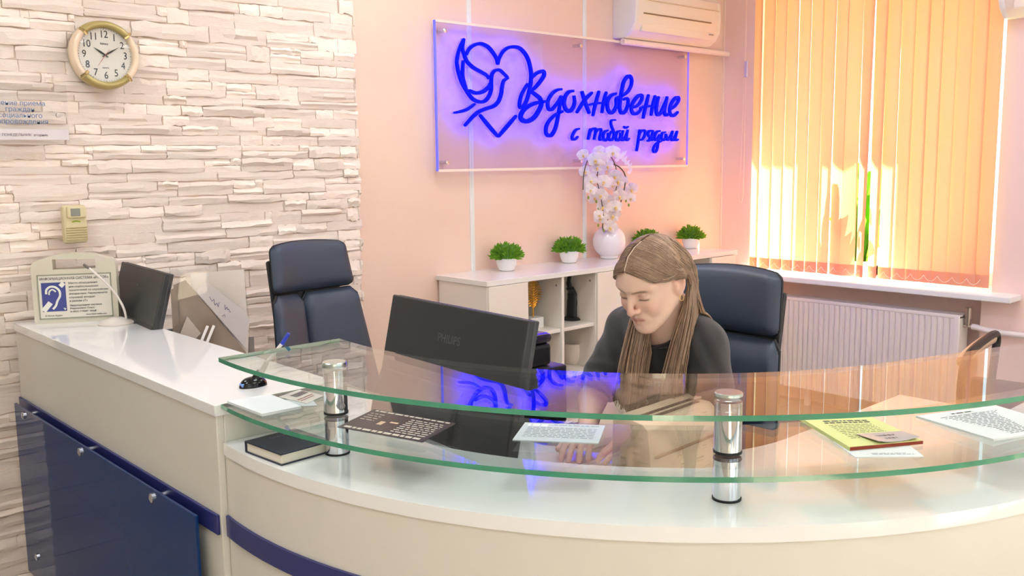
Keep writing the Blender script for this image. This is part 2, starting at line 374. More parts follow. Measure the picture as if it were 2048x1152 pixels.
MB().tube([(XW-.05, 2.0, .615), (XW-.05, 1.955, .615)], .009, 10).tube([(XW-.05, 1.978, .615), (XW-.05, 1.978, .66)], .012, 12).tube([(XW-.05, 1.978, .655), (XW-.05, 1.978, .715)], .018, 14).build('valve', mat('brushed_nickel', (190, 180, 170), .3, metal=1), rad, world=True)
pp = catmull([(XW-.05, 1.955, .615), (XW-.05, 1.93, .613), (XW-.05, 1.88, .604), (XW-.05, 1.8, .600), (XW-.05, 1.6, .598), (XW-.05, .4, .59)], 5)
MB().tube(pp, .016, 12).build('supply_pipe', M_rad, rad, world=True)
# --- split air conditioner over the sign, and the second one high on the window wall
M_ac = mat('cream_plastic', (245, 232, 210), .4)
def ac(label, loc, rotz, w):
    t = thing('air_conditioner', label, 'air conditioner', loc, rotz, 'wall air conditioners')     # local: back at y=0, front at -y
    prof = [(.82*y_, z_) for y_, z_ in [(0, 0), (-.10, -.004), (-.165, .035), (-.195, .075), (-.205, .16), (-.195, .25), (-.15, .285), (0, .29)]]
    Mx = Matrix(((0, 0, 1, 0), (1, 0, 0, 0), (0, 1, 0, 0), (0, 0, 0, 1)))
    MB().prism(prof, .012, w-.012, Mx, .004).build('body', M_ac, t)
    for a, b in ((0, .03), (w-.03, w)): MB().prism([(y*1.01-.001 if y else 0, z_*1.0) for y, z_ in prof], a, b, Mx, .006).build('end_cap', M_white if a == 0 else M_ac, t)
    MB().rbox(.07, -.174, .125, w-.10, -.162, .131, .002, 1).build('air_slot', mat('dark_slot', (150, 120, 80), .6), t)
    MB().rbox(.07, -.156, .030, w-.17, -.135, .075, .006, M=Matrix.Translation((0, -.0, 0))).build('louver', M_ac, t)
    MB().rbox(.02, -.1735, .20, w-.02, -.1655, .206, .002, 1).build('front_seam', mat('cream_seam', (225, 205, 175), .5), t)
    MB().rbox(w-.10, -.161, .060, w-.085, -.153, .064, .001, 1).rbox(w-.075, -.161, .060, w-.06, -.153, .064, .001, 1).build('indicator', mat('grey_mark', (140, 125, 110), .5), t)
    return t
ac('cream split air conditioner above the blue sign, duct at its base', (4.10, 3.594, 2.195), 0, .80)
ac('split air conditioner cut off by the right edge, beside the blind', (XW-.002, 1.875, 2.20), -PI/2, .80)
MB().tube([(4.10, 3.520, 2.172), (4.6, 3.520, 2.172), (5.03, 3.520, 2.172), (5.12, 3.525, 2.172)], .0175, 12).thing('pipe_duct', mat('white_duct', (246, 226, 216), .45), 'white pipe trunking running under the air conditioner to the corner', 'duct')
# --- ceiling lights (above the frame)
def lamp(x, y, label, power):
    t = thing('ceiling_light', label, 'ceiling light', (x, y, CEIL-.03), 0, 'ceiling panel lights')
    MB().rbox(-.30, -.30, .0, .30, .30, .03, .004).build('housing', M_white, t)
    m = MATS.get('lit_diffuser_%g' % power) or mat('lit_diffuser_%g' % power, (255, 255, 255), .5, emit=((244, 248, 255), power))
    MB().box(-.27, -.27, -.003, .27, .27, .002).build('diffuser', m, t, smooth=False)
for i, (x, y) in enumerate(((-.2, -1.2), (1.9, -1.2), (4.0, -1.2), (-.2, 1.0), (1.9, 1.3), (3.9, 1.3), (.3, 2.6), (2.3, 2.7), (-.4, 5.6))):
    lamp(x, y, ['square ceiling light behind the camera, nearest the left wall', 'square ceiling light behind the camera, middle one', 'square ceiling light behind the camera, window side', 'square ceiling light over the visitors side of the counter', 'square ceiling light over the glass shelves', 'square ceiling light over the window side of the desk', 'square ceiling light over the blue counter panel', 'square ceiling light over the left office chair', 'square ceiling light in the corridor left of the stone wall'][i], LAMP)
# ================================================================== sign
STROKES = [
 ('dove', 0.0164, [(2.962,2.102),(2.935,2.057),(2.916,2.000),(2.921,1.954),(2.943,1.898),(2.973,1.857),(3.009,1.821),(3.055,1.807),(3.091,1.814),(3.118,1.839),(3.132,1.873),(3.133,1.917),(3.140,1.946),(3.163,1.965),(3.193,1.966),(3.223,1.948),(3.245,1.933)]),
 ('dove', 0.0176, [(3.247,1.933),(3.217,1.916),(3.205,1.886),(3.198,1.851),(3.180,1.814),(3.147,1.790),(3.094,1.775),(3.048,1.759),(3.009,1.734),(2.979,1.709),(2.957,1.690)]),
 ('dove', 0.0153, [(2.962,2.102),(2.952,2.058),(2.962,2.026),(2.980,1.995),(3.020,1.969),(3.078,1.948),(3.107,1.935),(3.118,1.921)]),
 ('dove', 0.0142, [(2.955,2.000),(2.950,1.955),(2.951,1.918),(2.970,1.867)]),
 ('dove', 0.0178, [(2.989,1.860),(3.030,1.849),(3.076,1.857),(3.115,1.882),(3.128,1.902)]),
 ('dove', 0.0142, [(2.893,1.750),(2.940,1.759),(2.981,1.772),(3.023,1.797)]),
 ('heart', 0.0165, [(2.974,2.027),(2.994,2.057),(3.029,2.078),(3.068,2.086),(3.113,2.075),(3.148,2.048),(3.170,2.021),(3.177,1.994)]),
 ('heart', 0.0173, [(3.177,1.994),(3.188,2.024),(3.212,2.057),(3.246,2.079),(3.287,2.087),(3.328,2.083),(3.366,2.058),(3.390,2.025),(3.404,1.980),(3.407,1.940),(3.396,1.884),(3.377,1.833),(3.352,1.797),(3.329,1.788),(3.323,1.806),(3.335,1.847),(3.360,1.883),(3.382,1.909)]),
 ('heart', 0.0170, [(3.054,1.745),(3.112,1.692),(3.174,1.639)]),
 ('heart', 0.0175, [(3.174,1.639),(3.232,1.689),(3.299,1.746)]),
 ('V', 0.0183, [(3.410,1.940),(3.446,1.965),(3.490,1.978),(3.501,1.960),(3.475,1.928),(3.439,1.896),(3.402,1.872)]),
 ('V', 0.0219, [(3.402,1.872),(3.438,1.856),(3.470,1.837),(3.479,1.811),(3.459,1.775),(3.422,1.738),(3.372,1.719),(3.335,1.729),(3.332,1.751),(3.359,1.782),(3.409,1.806),(3.459,1.818),(3.514,1.825)]),
 ('d', 0.0178, [(3.632,1.892),(3.598,1.887),(3.562,1.868),(3.534,1.838),(3.526,1.809),(3.534,1.786),(3.556,1.785),(3.582,1.804),(3.608,1.830),(3.628,1.856)]),
 ('d', 0.0187, [(3.631,1.859),(3.619,1.816),(3.608,1.772),(3.597,1.728),(3.581,1.684),(3.555,1.653),(3.529,1.649),(3.512,1.665),(3.516,1.698),(3.542,1.730),(3.582,1.757),(3.640,1.778)]),
 ('o', 0.0200, [(3.723,1.887),(3.688,1.881),(3.660,1.857),(3.649,1.820),(3.661,1.790),(3.688,1.779),(3.715,1.795),(3.730,1.827),(3.726,1.863)]),
 ('x', 0.0193, [(3.787,1.888),(3.802,1.855),(3.824,1.811),(3.847,1.771)]),
 ('x', 0.0178, [(3.869,1.885),(3.808,1.840),(3.746,1.773)]),
 ('n', 0.0185, [(3.927,1.895),(3.908,1.850),(3.891,1.805),(3.876,1.758)]),
 ('n', 0.0140, [(3.846,1.817),(3.893,1.826),(3.957,1.831)]),
 ('n', 0.0180, [(3.987,1.893),(3.966,1.841),(3.949,1.776)]),
 ('o', 0.0205, [(4.069,1.886),(4.040,1.880),(4.009,1.861),(3.995,1.831),(4.001,1.796),(4.025,1.779),(4.053,1.792),(4.071,1.821),(4.071,1.857),(4.095,1.870)]),
 ('v', 0.0191, [(4.095,1.869),(4.124,1.878),(4.167,1.900),(4.196,1.933),(4.203,1.969),(4.185,1.988),(4.160,1.981),(4.134,1.954),(4.120,1.916),(4.109,1.875),(4.100,1.822),(4.105,1.790),(4.125,1.780),(4.152,1.795),(4.170,1.827),(4.171,1.855),(4.156,1.864),(4.133,1.855)]),
 ('e', 0.0197, [(4.221,1.814),(4.258,1.827),(4.289,1.855),(4.297,1.880),(4.276,1.885),(4.243,1.868),(4.212,1.837),(4.202,1.805),(4.216,1.782),(4.244,1.779),(4.272,1.792),(4.291,1.809)]),
 ('n', 0.0194, [(4.356,1.892),(4.337,1.841),(4.319,1.793),(4.308,1.753)]),
 ('n', 0.0153, [(4.279,1.812),(4.323,1.823),(4.395,1.827)]),
 ('n', 0.0188, [(4.418,1.889),(4.395,1.831),(4.379,1.772)]),
 ('i', 0.0197, [(4.450,1.884),(4.434,1.845),(4.427,1.802),(4.439,1.779),(4.469,1.790),(4.497,1.828),(4.522,1.866),(4.529,1.887)]),
 ('i', 0.0192, [(4.529,1.887),(4.512,1.835),(4.504,1.798),(4.518,1.778),(4.545,1.787)]),
 ('e', 0.0202, [(4.567,1.815),(4.607,1.835),(4.636,1.862),(4.642,1.881),(4.617,1.883),(4.582,1.860),(4.558,1.824),(4.559,1.790),(4.583,1.776),(4.609,1.783),(4.636,1.800)]),
 ('s', 0.0132, [(3.767,1.688),(3.739,1.680),(3.718,1.658),(3.710,1.639),(3.720,1.629),(3.739,1.633),(3.756,1.646)]),
 ('t', 0.0127, [(3.856,1.689),(3.846,1.659),(3.836,1.629)]),
 ('t', 0.0119, [(3.846,1.662),(3.870,1.686),(3.896,1.689),(3.896,1.667),(3.884,1.629)]),
 ('t', 0.0120, [(3.894,1.664),(3.918,1.685),(3.941,1.686),(3.941,1.666),(3.931,1.637),(3.938,1.628),(3.953,1.634)]),
 ('o', 0.0131, [(4.001,1.682),(3.977,1.675),(3.963,1.654),(3.966,1.632),(3.982,1.626),(4.000,1.641),(4.003,1.669)]),
 ('b', 0.0124, [(4.065,1.739),(4.036,1.739),(4.025,1.726),(4.032,1.703),(4.048,1.677),(4.051,1.651),(4.036,1.630),(4.015,1.629),(4.010,1.648),(4.026,1.672),(4.043,1.680)]),
 ('o', 0.0134, [(4.106,1.681),(4.081,1.674),(4.067,1.651),(4.072,1.630),(4.091,1.628),(4.106,1.645),(4.106,1.671)]),
 ('j', 0.0126, [(4.131,1.683),(4.120,1.652),(4.118,1.631),(4.134,1.630),(4.157,1.656),(4.172,1.687)]),
 ('j', 0.0127, [(4.172,1.687),(4.160,1.646),(4.164,1.628),(4.186,1.639)]),
 ('j', 0.0101, [(4.136,1.706),(4.153,1.697),(4.174,1.706)]),
 ('r', 0.0130, [(4.277,1.690),(4.269,1.647),(4.259,1.599),(4.249,1.565)]),
 ('r', 0.0129, [(4.266,1.652),(4.293,1.682),(4.322,1.683),(4.325,1.661),(4.304,1.635),(4.282,1.630)]),
 ('ja', 0.0133, [(4.400,1.683),(4.367,1.683),(4.353,1.668),(4.364,1.651),(4.391,1.654)]),
 ('ja', 0.0133, [(4.400,1.683),(4.390,1.654),(4.387,1.624)]),
 ('ja', 0.0123, [(4.374,1.651),(4.364,1.629),(4.347,1.625)]),
 ('d', 0.0135, [(4.466,1.685),(4.434,1.678),(4.416,1.651),(4.419,1.632),(4.439,1.636),(4.461,1.662)]),
 ('d', 0.0135, [(4.462,1.665),(4.450,1.621),(4.440,1.579),(4.419,1.560),(4.404,1.570),(4.413,1.593),(4.445,1.616),(4.479,1.624)]),
 ('o', 0.0136, [(4.516,1.678),(4.489,1.672),(4.479,1.645),(4.495,1.630),(4.517,1.642),(4.520,1.669)]),
 ('m', 0.0127, [(4.521,1.666),(4.537,1.632),(4.567,1.656),(4.585,1.686)]),
 ('m', 0.0128, [(4.585,1.686),(4.574,1.646),(4.583,1.630),(4.602,1.642),(4.630,1.686)]),
 ('m', 0.0130, [(4.630,1.686),(4.614,1.646),(4.620,1.631),(4.639,1.637)]),
]

sign = thing('illuminated_sign', 'backlit acrylic wall sign with blue dove, heart and Cyrillic lettering', 'sign', (3.77, 3.55, 1.475))
M_acr = glassmat('glow_tinted_acrylic', (.945, .912, 1.0))  # clear panel; lavender tint puts the purple glow into its colour
MB().box(2.795, 3.549, 1.478, 4.750, 3.555, 2.172).build('acrylic_panel', M_acr, sign, smooth=False, world=True)
M_blue = mat('blue_sign_face', (0, 6, 120), .5, spec=.08, emit=((0, 8, 255), FACE))
M_led = mat('blue_led', (0, 0, 255), .5, emit=((30, 20, 255), LED))
M_edge = mat('lit_acrylic_edge', (120, 120, 255), .2, emit=((40, 60, 255), .9))  # emission stands in for LED light caught by the panel's edge
MB().box(2.790, 3.546, 1.474, 2.797, 3.558, 2.176).build('panel_edge', M_edge, sign, smooth=False, world=True)
MB().box(4.747, 3.546, 1.478, 4.751, 3.558, 2.172).build('panel_edge', mat('glowing_acrylic_edge', (190, 170, 255), .2, emit=((110, 90, 255), .5)), sign, smooth=False, world=True)  # right edge: weaker painted glow of the caught LED light
M_rail = mat('frosted_acrylic_edge', (250, 232, 215), .3)
MB().box(2.795, 3.546, 2.168, 4.750, 3.560, 2.180).build('panel_edge', M_rail, sign, smooth=False, world=True)
MB().box(2.795, 3.546, 1.470, 4.750, 3.560, 1.482).build('panel_edge', M_rail, sign, smooth=False, world=True)
def ribbon(mb, pts, wd, y0, y1, taper=True):
    P = catmull(pts, 6) if len(pts) > 2 else [np.array(p) for p in pts]
    n = len(P); Lf = []; Rt = []
    for i, p in enumerate(P):
        t = P[min(i+1, n-1)]-P[max(i-1, 0)]; t = t/(np.linalg.norm(t)+1e-9); nrm = np.array((-t[1], t[0]))
        s = i/(n-1); k = wd/2*(1 if not taper else .62+.38*math.sin(PI*min(1, max(0, s)))**.6)
        Lf.append(p+nrm*k); Rt.append(p-nrm*k)
    V = []
    for yy in (y0, y1):
        V += [(q[0], yy, q[1]) for q in Lf]+[(q[0], yy, q[1]) for q in Rt]
    F = []
    for i in range(n-1):
        F += [(i, n+i, n+i+1, i+1), (2*n+i, 2*n+i+1, 3*n+i+1, 3*n+i), (i, i+1, 2*n+i+1, 2*n+i), (n+i, 3*n+i, 3*n+i+1, n+i+1)]
    F += [(0, 2*n, 3*n, n), (n-1, 2*n-1, 4*n-1, 3*n-1)]
    mb.add(V, F)
groups = []; seq = None
for kind, wd, pts in STROKES:
    if seq != kind or kind in () : groups.append((kind, [])); seq = kind
    groups[-1][1].append((wd, pts))
for gi, (kind, sts) in enumerate(groups):
    face = MB(); led = MB(); yy = 3.5330-(gi % 3)*.0007
    for q, (wd, pts) in enumerate(sts):
        ribbon(face, pts, wd, yy-q*.0002, 3.547)
        ribbon(led, pts, wd*.8, 3.5565, 3.5585)
    name = {'dove': 'dove_emblem', 'heart': 'heart_emblem'}.get(kind, 'letter')
    o = face.build(name, M_blue, sign, world=True); led.build('led_strip', M_led, o, smooth=False, world=True)
for x, z in ((2.845, 2.13), (3.78, 2.13), (4.70, 2.13), (2.845, 1.515), (4.70, 1.52), (3.78, 1.515)):
    Mx = Matrix.Translation((x, 3.6, z)) @ Matrix.Rotation(R(90), 4, 'X')
    MB().lathe([(.009, .0), (.009, .058), (.011, .058), (.011, .064), (.0, .066)], 14, M=Mx).build('standoff', mat('chrome', (225, 225, 230), .08, metal=1), sign, world=True)
# ================================================================== reception desk
def text_mb(mb, s, size, M, depth=.0004, align='CENTER', sx=1, shear=0):
    cu = bpy.data.curves.new('t', 'FONT'); cu.body = s; cu.size = size; cu.extrude = depth; cu.align_x = align; cu.align_y = 'CENTER'; cu.shear = shear; cu.resolution_u = 3
    o = bpy.data.objects.new('t', cu); me = o.to_mesh()
    Mx = M @ Matrix.Diagonal((sx, 1, 1, 1))
    mb.add([Mx @ v.co for v in me.vertices], [tuple(p.vertices) for p in me.polygons])
    o.to_mesh_clear(); bpy.data.objects.remove(o); bpy.data.curves.remove(cu)
M_desk = mat('white_gloss_laminate', (244, 243, 240), .07, coat=.3, bump=(60, .02, .0005))
M_front = mat('white_satin_laminate', (224, 220, 208), .28)
M_navy = mat('navy_strip', (44, 50, 112), .3)
M_bglass = mat('blue_back_painted_glass', (11, 53, 110), .05, spec=.24)
M_chrome = mat('chrome', (225, 225, 230), .08, metal=1)
M_black = mat('black_plastic', (38, 37, 38), .45)
CX, CY, RO, RI, Y0 = 2.223, 1.836, 1.318, 1.003, 1.970
ct = thing('reception_counter', 'straight white counter with blue glass front meeting the stone wall', 'counter', (1.06, 2.77, 0))
def cp(n, m, *b, r=.002): return MB().rbox(*b, r).build(n, m, ct, world=True)
cp('counter_top', M_desk, .896, Y0, .953, 1.222, 3.535, .98)
cp('front_board', M_front, .900, Y0+.004, .10, .918, 3.53, .953)
cp('end_board', M_front, .918, Y0+.002, .0, 1.216, Y0+.02, .953)
cp('rear_board', M_front, 1.20, Y0+.02, .0, 1.216, 3.53, .953)
cp('plinth', M_white, .925, Y0+.02, 0, .945, 3.53, .10)
for a, b in ((.670, .718), (.232, .282), (.125, .178)): cp('navy_strip', M_navy, .8925, Y0+.012, a, .900, 3.535, b)
bp = cp('blue_glass_panel', M_bglass, .868, 2.045, .095, .876, 3.50, .706, r=.0015)
for y, z in ((3.39, .684), (2.83, .684), (2.297, .684), (3.37, .188), (2.297, .188), (2.83, .188)):
    Mx = Matrix.Translation((.892, y, z)) @ Matrix.Rotation(R(-90), 4, 'Y')
    MB().lathe([(.009, .0), (.009, .024), (.012, .024), (.012, .029), (.006, .0315), (0, .0315)], 16, M=Mx).build('standoff_bolt', M_chrome, bp, world=True)
def band(ro, ri, a1=270, xe=2.9, n=48):
    ao = 180-math.degrees(math.asin((Y0-CY)/ro)); ai = 180-math.degrees(math.asin((Y0-CY)/ri))
    return arc(CX, CY, ro, ao, a1, n)+[(xe, CY-ro), (xe, CY-ri)]+arc(CX, CY, ri, a1, ai, n)
dk = thing('curved_reception_desk', 'white curved reception desk with a navy band around its front', 'desk', (1.5, 1.2, 0))
MB().prism(band(RO-.004, RO-.022), .0, .862, None).build('curved_front', M_front, dk, world=True)
MB().prism(band(RO, RI), .862, .89, None).build('ledge_top', M_desk, dk, world=True)
MB().prism(band(RI+.02, RI+.002), .0, .862, None).build('inner_riser', M_front, dk, world=True)
MB().prism(band(RO+.003, RO-.005), .668, .717, None).build('navy_band', M_navy, dk, world=True)
MB().box(.925, Y0-.018, 0, 1.22, Y0-.002, .862).build('end_board', M_front, dk, world=True)
# inner worktop
wt = thing('worktop', 'white inner worktop behind the ledge and the glass shelves', 'worktop', (1.7, 2.3, .73))
pts = arc(CX, CY, RI, 172.3, 270, 40)+[(2.9, CY-RI), (2.9, CY-.52)]+arc(CX, CY, .52, 270, 185, 24)+[(1.80, 1.84), (1.93, 1.84), (1.93, 2.35), (1.70, 2.45), (1.70, 3.50), (1.22, 3.50)]
MB().prism(pts, .735, .76).build('board', M_desk, wt, world=True)
for x, y in ((1.28, 3.42), (1.62, 3.42), (1.85, 2.3), (2.8, 1.25)): MB().box(x-.02, y-.02, 0, x+.02, y+.02, .735).build('leg', M_front, wt, world=True)
# glass shelves
M_glass = glassmat('shelf_glass', (.94, .985, .965), 1.75)
M_gedge = mat('green_glass_edge', (45, 135, 105), .12, var=(8, (70, 160, 125)), coat=1, emit=None)
def shelf(label, z):
    m = MB(); po_ = band(RO, RI, 270, 2.9, 64); poly = po_[:66]+[(2.9, .585), (2.293, .766)]+[p for p in po_[67:] if p[0] < 1.88]; n = len(poly); h = .010
    m.add([(x, y, z) for x, y in poly]+[(x, y, z+h) for x, y in poly], [tuple(reversed(range(n))), tuple(range(n, 2*n))])
    m.mi(1); m.add([(x, y, z) for x, y in poly]+[(x, y, z+h) for x, y in poly], [(i, (i+1) % n, n+(i+1) % n, n+i) for i in range(n) if i < 66 or i == n-1])
    m.mi(0); m.add([(x, y, z) for x, y in poly]+[(x, y, z+h) for x, y in poly], [(i, (i+1) % n, n+(i+1) % n, n+i) for i in range(66, n-1)])
    return m.thing('glass_shelf', [M_glass, M_gedge], label, 'glass shelf', 'curved glass shelves', smooth=False)
shelf('upper of the two curved green-edged glass shelves', 1.078)
shelf('lower curved green-edged glass shelf carrying the leaflets', .970)
for x, y, lab in ((1.058, 1.72, 'chrome shelf post beside the dark notebook'), (1.427, .966, 'chrome shelf post nearest the camera, by the yellow leaflet')):
    t = thing('shelf_post', lab, 'post', (x, y, .89), 0, 'chrome glass-shelf posts')
    M_ring = mat('black_gasket', (18, 18, 18), .5)
    MB().lathe([(.0272, 0), (.0272, .004), (.0, .004)], 32).build('foot_ring', M_ring, t)
    MB().lathe([(.0255, .004), (.0255, .078)], 40).build('lower_tube', M_chrome, t)
    MB().lathe([(.0265, .0775), (.0265, .0800), (.0, .0800)], 32).build('gasket', M_ring, t)
    MB().lathe([(.0265, .0902), (.0265, .095), (.0, .095)], 32).build('gasket', M_ring, t)
    MB().lathe([(.0255, .095), (.0255, .1878)], 40).build('upper_tube', M_chrome, t)
    MB().lathe([(.026, .1982), (.026, .203), (.0245, .2045), (.0, .2045)], 40).build('cap', mat('brushed_steel_cap', (215, 225, 220), .25, metal=1), t)
ZG = .9802; ZU = 1.0882
# ------------------------------------------------------------------ paper goods
def sheet(mb, quad, z, h=.0012, sub=8, lift=0):
    a, b, c, d = [Vector((p[0], p[1], 0)) for p in quad]
    def fn(u, v, top): 
        p = (a*(1-u)+b*u)*(1-v)+(d*(1-u)+c*u)*v; return (p.x, p.y, z+(h if top else 0)+lift*(u-.5)**2*(v))
    n = sub
    mb.grid(lambda u, v: fn(u, v, 1), n, n); k = len(mb.v)-n*n
    mb.grid(lambda u, v: fn(1-u, v, 0), n, n)
    m_ = len(mb.v)-n*n
    ring_t = [i for i in range(n)]+[j*n+n-1 for j in range(1, n)]+[(n-1)*n+i for i in range(n-2, -1, -1)]+[j*n for j in range(n-2, 0, -1)]
    for q in range(len(ring_t)):
        i0, i1 = ring_t[q], ring_t[(q+1) % len(ring_t)]; f = lambda i: (i//n)*n+(n-1-i % n)
        mb.f.append((k+i0, m_+f(i0), m_+f(i1), k+i1)); mb.m.append(mb.k)
def qp(quad, u, v):
    a, b, c, d = [Vector((p[0], p[1], 0)) for p in quad]; return (a*(1-u)+b*u)*(1-v)+(d*(1-u)+c*u)*v
def lines(mb, quad, z, rows, seed=1, h=.0003):
    """printed rows: (u0,u1,v,height)"""
    r_ = random.Random(seed)
    for u0, u1, v, hh in rows:
        u = u0
        while u < u1:
            du = r_.uniform(.03, .10); e = min(u+du, u1)
            q = [qp(quad, u, v-hh/2), qp(quad, e, v-hh/2), qp(quad, e, v+hh/2), qp(quad, u, v+hh/2)]
            mb.add([(p.x, p.y, z+h) for p in q], [(0, 1, 2, 3)]); u = e+.018
M_paper = mat('white_paper', (240, 242, 240), .7); M_ink = mat('black_ink', (60, 60, 62), .7); M_pink_ink = mat('grey_ink', (120, 122, 128), .7)
def paper(name, label, quad, z, h, M, inks, cat='paper', lift=0, group=None):
    c = sum((Vector((p[0], p[1], 0)) for p in quad), Vector())/4
    t = thing(name, label, cat, (c.x, c.y, z), 0, group)
    m = MB(); sheet(m, quad, z, h, lift=lift); m.build('sheet', M, t, world=True, ang=60)
    for nm, mi, rows in inks:
        q = MB(); lines(q, quad, z+h, rows, seed=len(rows)); q.build(nm, mi, t, smooth=False, world=True)
    return t
M_dark = mat('dark_brown_print', (62, 50, 50), .35); M_cream_ink = mat('cream_ink', (225, 215, 200), .6)
Q = [(.925, 1.966), (1.026, 1.954), (1.022, 1.805), (.928, 1.808)]
paper('paper_pile', 'small pile of blank white note sheets on the left end of the lower glass', Q, ZG, .006, M_paper, [], 'paper')
paper('note_sheet', 'folded white sheet under the pile edge, on the lower glass', [(1.03, 1.90), (1.085, 1.87), (1.06, 1.80), (1.034, 1.82)], ZG, .0008, mat('grey_paper', (205, 208, 206), .7), [], 'paper')
Q = [(1.035, 1.93), (1.105, 1.958), (1.116, 1.866), (1.050, 1.830)]
t = paper('photo_card', 'small printed photo card beside the left chrome post', Q, ZG+.001, .001, mat('glossy_card', (214, 208, 198), .3), [('photo_print', mat('grey_photo_print', (95, 92, 92), .35), [(.30, .95, .20+.055*k, .05) for k in range(5)]), ('text_print', mat('red_print', (150, 60, 50), .5), [(.1, .9, .62, .05), (.1, .8, .74, .04)])], 'card')
Q = [(1.132, 1.683), (1.189, 1.469), (1.060, 1.414), (.999, 1.621)]
paper('dark_leaflet', 'dark brown leaflet with white text lines lying on the lower glass', Q, ZG, .0012, M_dark,
      [('text_print', M_cream_ink, [(.05, .95, .06, .05), (.05, .95, .92, .07)]+[(.55, .95, .2+.085*k, .03) for k in range(8)]+[(.05, .22, .2+.1*k, .025) for k in range(4)]), ('picture_print', mat('peach_print', (225, 190, 160), .5), [(.30, .36, .55, .16), (.40, .50, .45, .06)])], 'leaflet')
Q = [(1.293, 1.370), (1.393, 1.238), (1.294, 1.167), (1.193, 1.300)]
paper('notice_sheet', 'small pale grey notice sheet lying in front of the woman', Q, ZG, .002, mat('pale_grey_paper', (205, 212, 215), .6),
      [('text_print', M_pink_ink, [(.38, .95, .10, .025)]+[(.08, .92, .28+.085*k, .022) for k in range(7)]), ('header_box', M_paper, [(.06, .32, .14, .12)])], 'paper')
Q2 = [(1.62, .86), (1.72, .77), (1.652, .700), (1.562, .786)]
paper('white_leaflet', 'white leaflet sticking out under the yellow one', Q2, ZG, .0012, M_paper, [('text_print', M_pink_ink, [(.3, .8, .80, .02), (.3, .9, .86, .02)])], 'leaflet')
Q = [(1.704, .980), (1.812, .882), (1.722, .735), (1.588, .811)]
paper('yellow_leaflet', 'pale yellow leaflet stack with a dark red edge by the near post', Q, ZG+.0015, .007, mat('pale_yellow_paper', (236, 236, 160), .65),
      [('title_print', M_ink, [(.22, .85, .17, .035), (.2, .85, .235, .035)]), ('text_print', mat('brown_grey_ink', (120, 115, 80), .7), [(.2, .8, .32+.055*k, .015) for k in range(9)])], 'leaflet')
Q3 = [(1.668, .838), (1.748, .788), (1.722, .740), (1.640, .782)]
paper('photo_strip', 'narrow photo strip lying on the lower end of the yellow leaflet', Q3, ZG+.0095, .001, mat('silver_photo_print', (190, 186, 190), .3), [('print', mat('grey_print', (110, 108, 118), .4), [(.1, .9, .35, .15), (.2, .7, .65, .12)])], 'card', lift=.02)
q = MB(); a, b = Vector((1.588, .8095, 0)), Vector((1.722, .7335, 0)); n_ = Vector((-.493, -.87, 0))*.0006
q.add([(a.x+n_.x, a.y+n_.y, ZG+.002), (b.x+n_.x, b.y+n_.y, ZG+.002), (b.x+n_.x, b.y+n_.y, ZG+.0082), (a.x+n_.x, a.y+n_.y, ZG+.0082)], [(0, 1, 2, 3)])
q.build('red_edge', mat('dark_red_paper_edge', (140, 45, 15), .6), bpy.data.objects['yellow_leaflet'], world=True)
Q = [(1.897, .825), (2.10, .742), (2.02, .585), (1.829, .647)]
paper('printed_form', 'white printed form pages at the right end of the lower glass', Q, ZG, .004, M_paper,
      [('title_print', M_ink, [(.35, .62, .10, .03)]), ('text_print', M_pink_ink, [(.06, .94, .18+.045*k, .018) for k in range(17)])], 'paper', lift=.012)
# notebook
nb = thing('notebook', 'dark navy hardcover notebook lying on the ledge under the glass', 'notebook', (.985, 1.80, .89), R(4))
M_nb = mat('navy_leatherette', (38, 42, 60), .4, bump=(300, .15, .0006))
MB().rbox(-.062, -.066, .002, .062, .070, .023, .001).build('page_block', mat('cream_pages', (228, 222, 205), .7, bump=(1, 0)), nb)
MB().rbox(-.066, -.070, .0225, .066, .072, .026, .001).rbox(-.066, -.070, 0, .066, .072, .0028, .001).rbox(-.066, .069, .0, .066, .074, .026, .002).build('cover', M_nb, nb)
m = MB(); text_mb(m, 'Ежедневник', .014, Matrix.Translation((.02, .045, .0262))); m.build('cover_text', mat('silver_foil', (110, 112, 125), .4), nb)
# pen holder and pen
ph = thing('pen_holder', 'black tilted desk pen holder on the counter corner', 'pen holder', (1.047, 2.077, .98))
def dome(u, v):
    a = 2*PI*u; r_ = math.cos(v*PI/2)**.7; return (.036*r_*math.cos(a), .022*r_*math.sin(a), .024*math.sin(v*PI/2)+.0)
MB().grid(dome, 24, 8, True).build('base', mat('glossy_black', (20, 20, 20), .12), ph)
MB().tube([(.004, -.004, .018), (.012, -.012, .038)], [.010, .007], 14).build('socket', MATS['glossy_black'], ph)
MB().rbox(-.034, -.010, .004, -.026, .006, .012, .001).build('tag', mat('blue_white_tag', (120, 160, 230), .3), ph)
pe = thing('pen', 'white ballpoint pen with a blue cap end standing in the black holder', 'pen', (1.0585, 2.0655, 1.006))
MB().tube([(0, 0, 0), (.016, -.012, .034)], [.0075, .0062], 14).build('grip', mat('grey_clear_plastic', (205, 200, 192), .3), pe)
MB().tube([(.016, -.012, .034), (.049, -.036, .082)], [.0042, .0042], 12).build('barrel', mat('white_barrel', (235, 232, 226), .3), pe)
MB().tube([(.046, -.034, .077), (.0605, -.0445, .103)], [.0050, .0040], 12).build('end_cap', mat('blue_cap', (50, 70, 200), .3), pe)
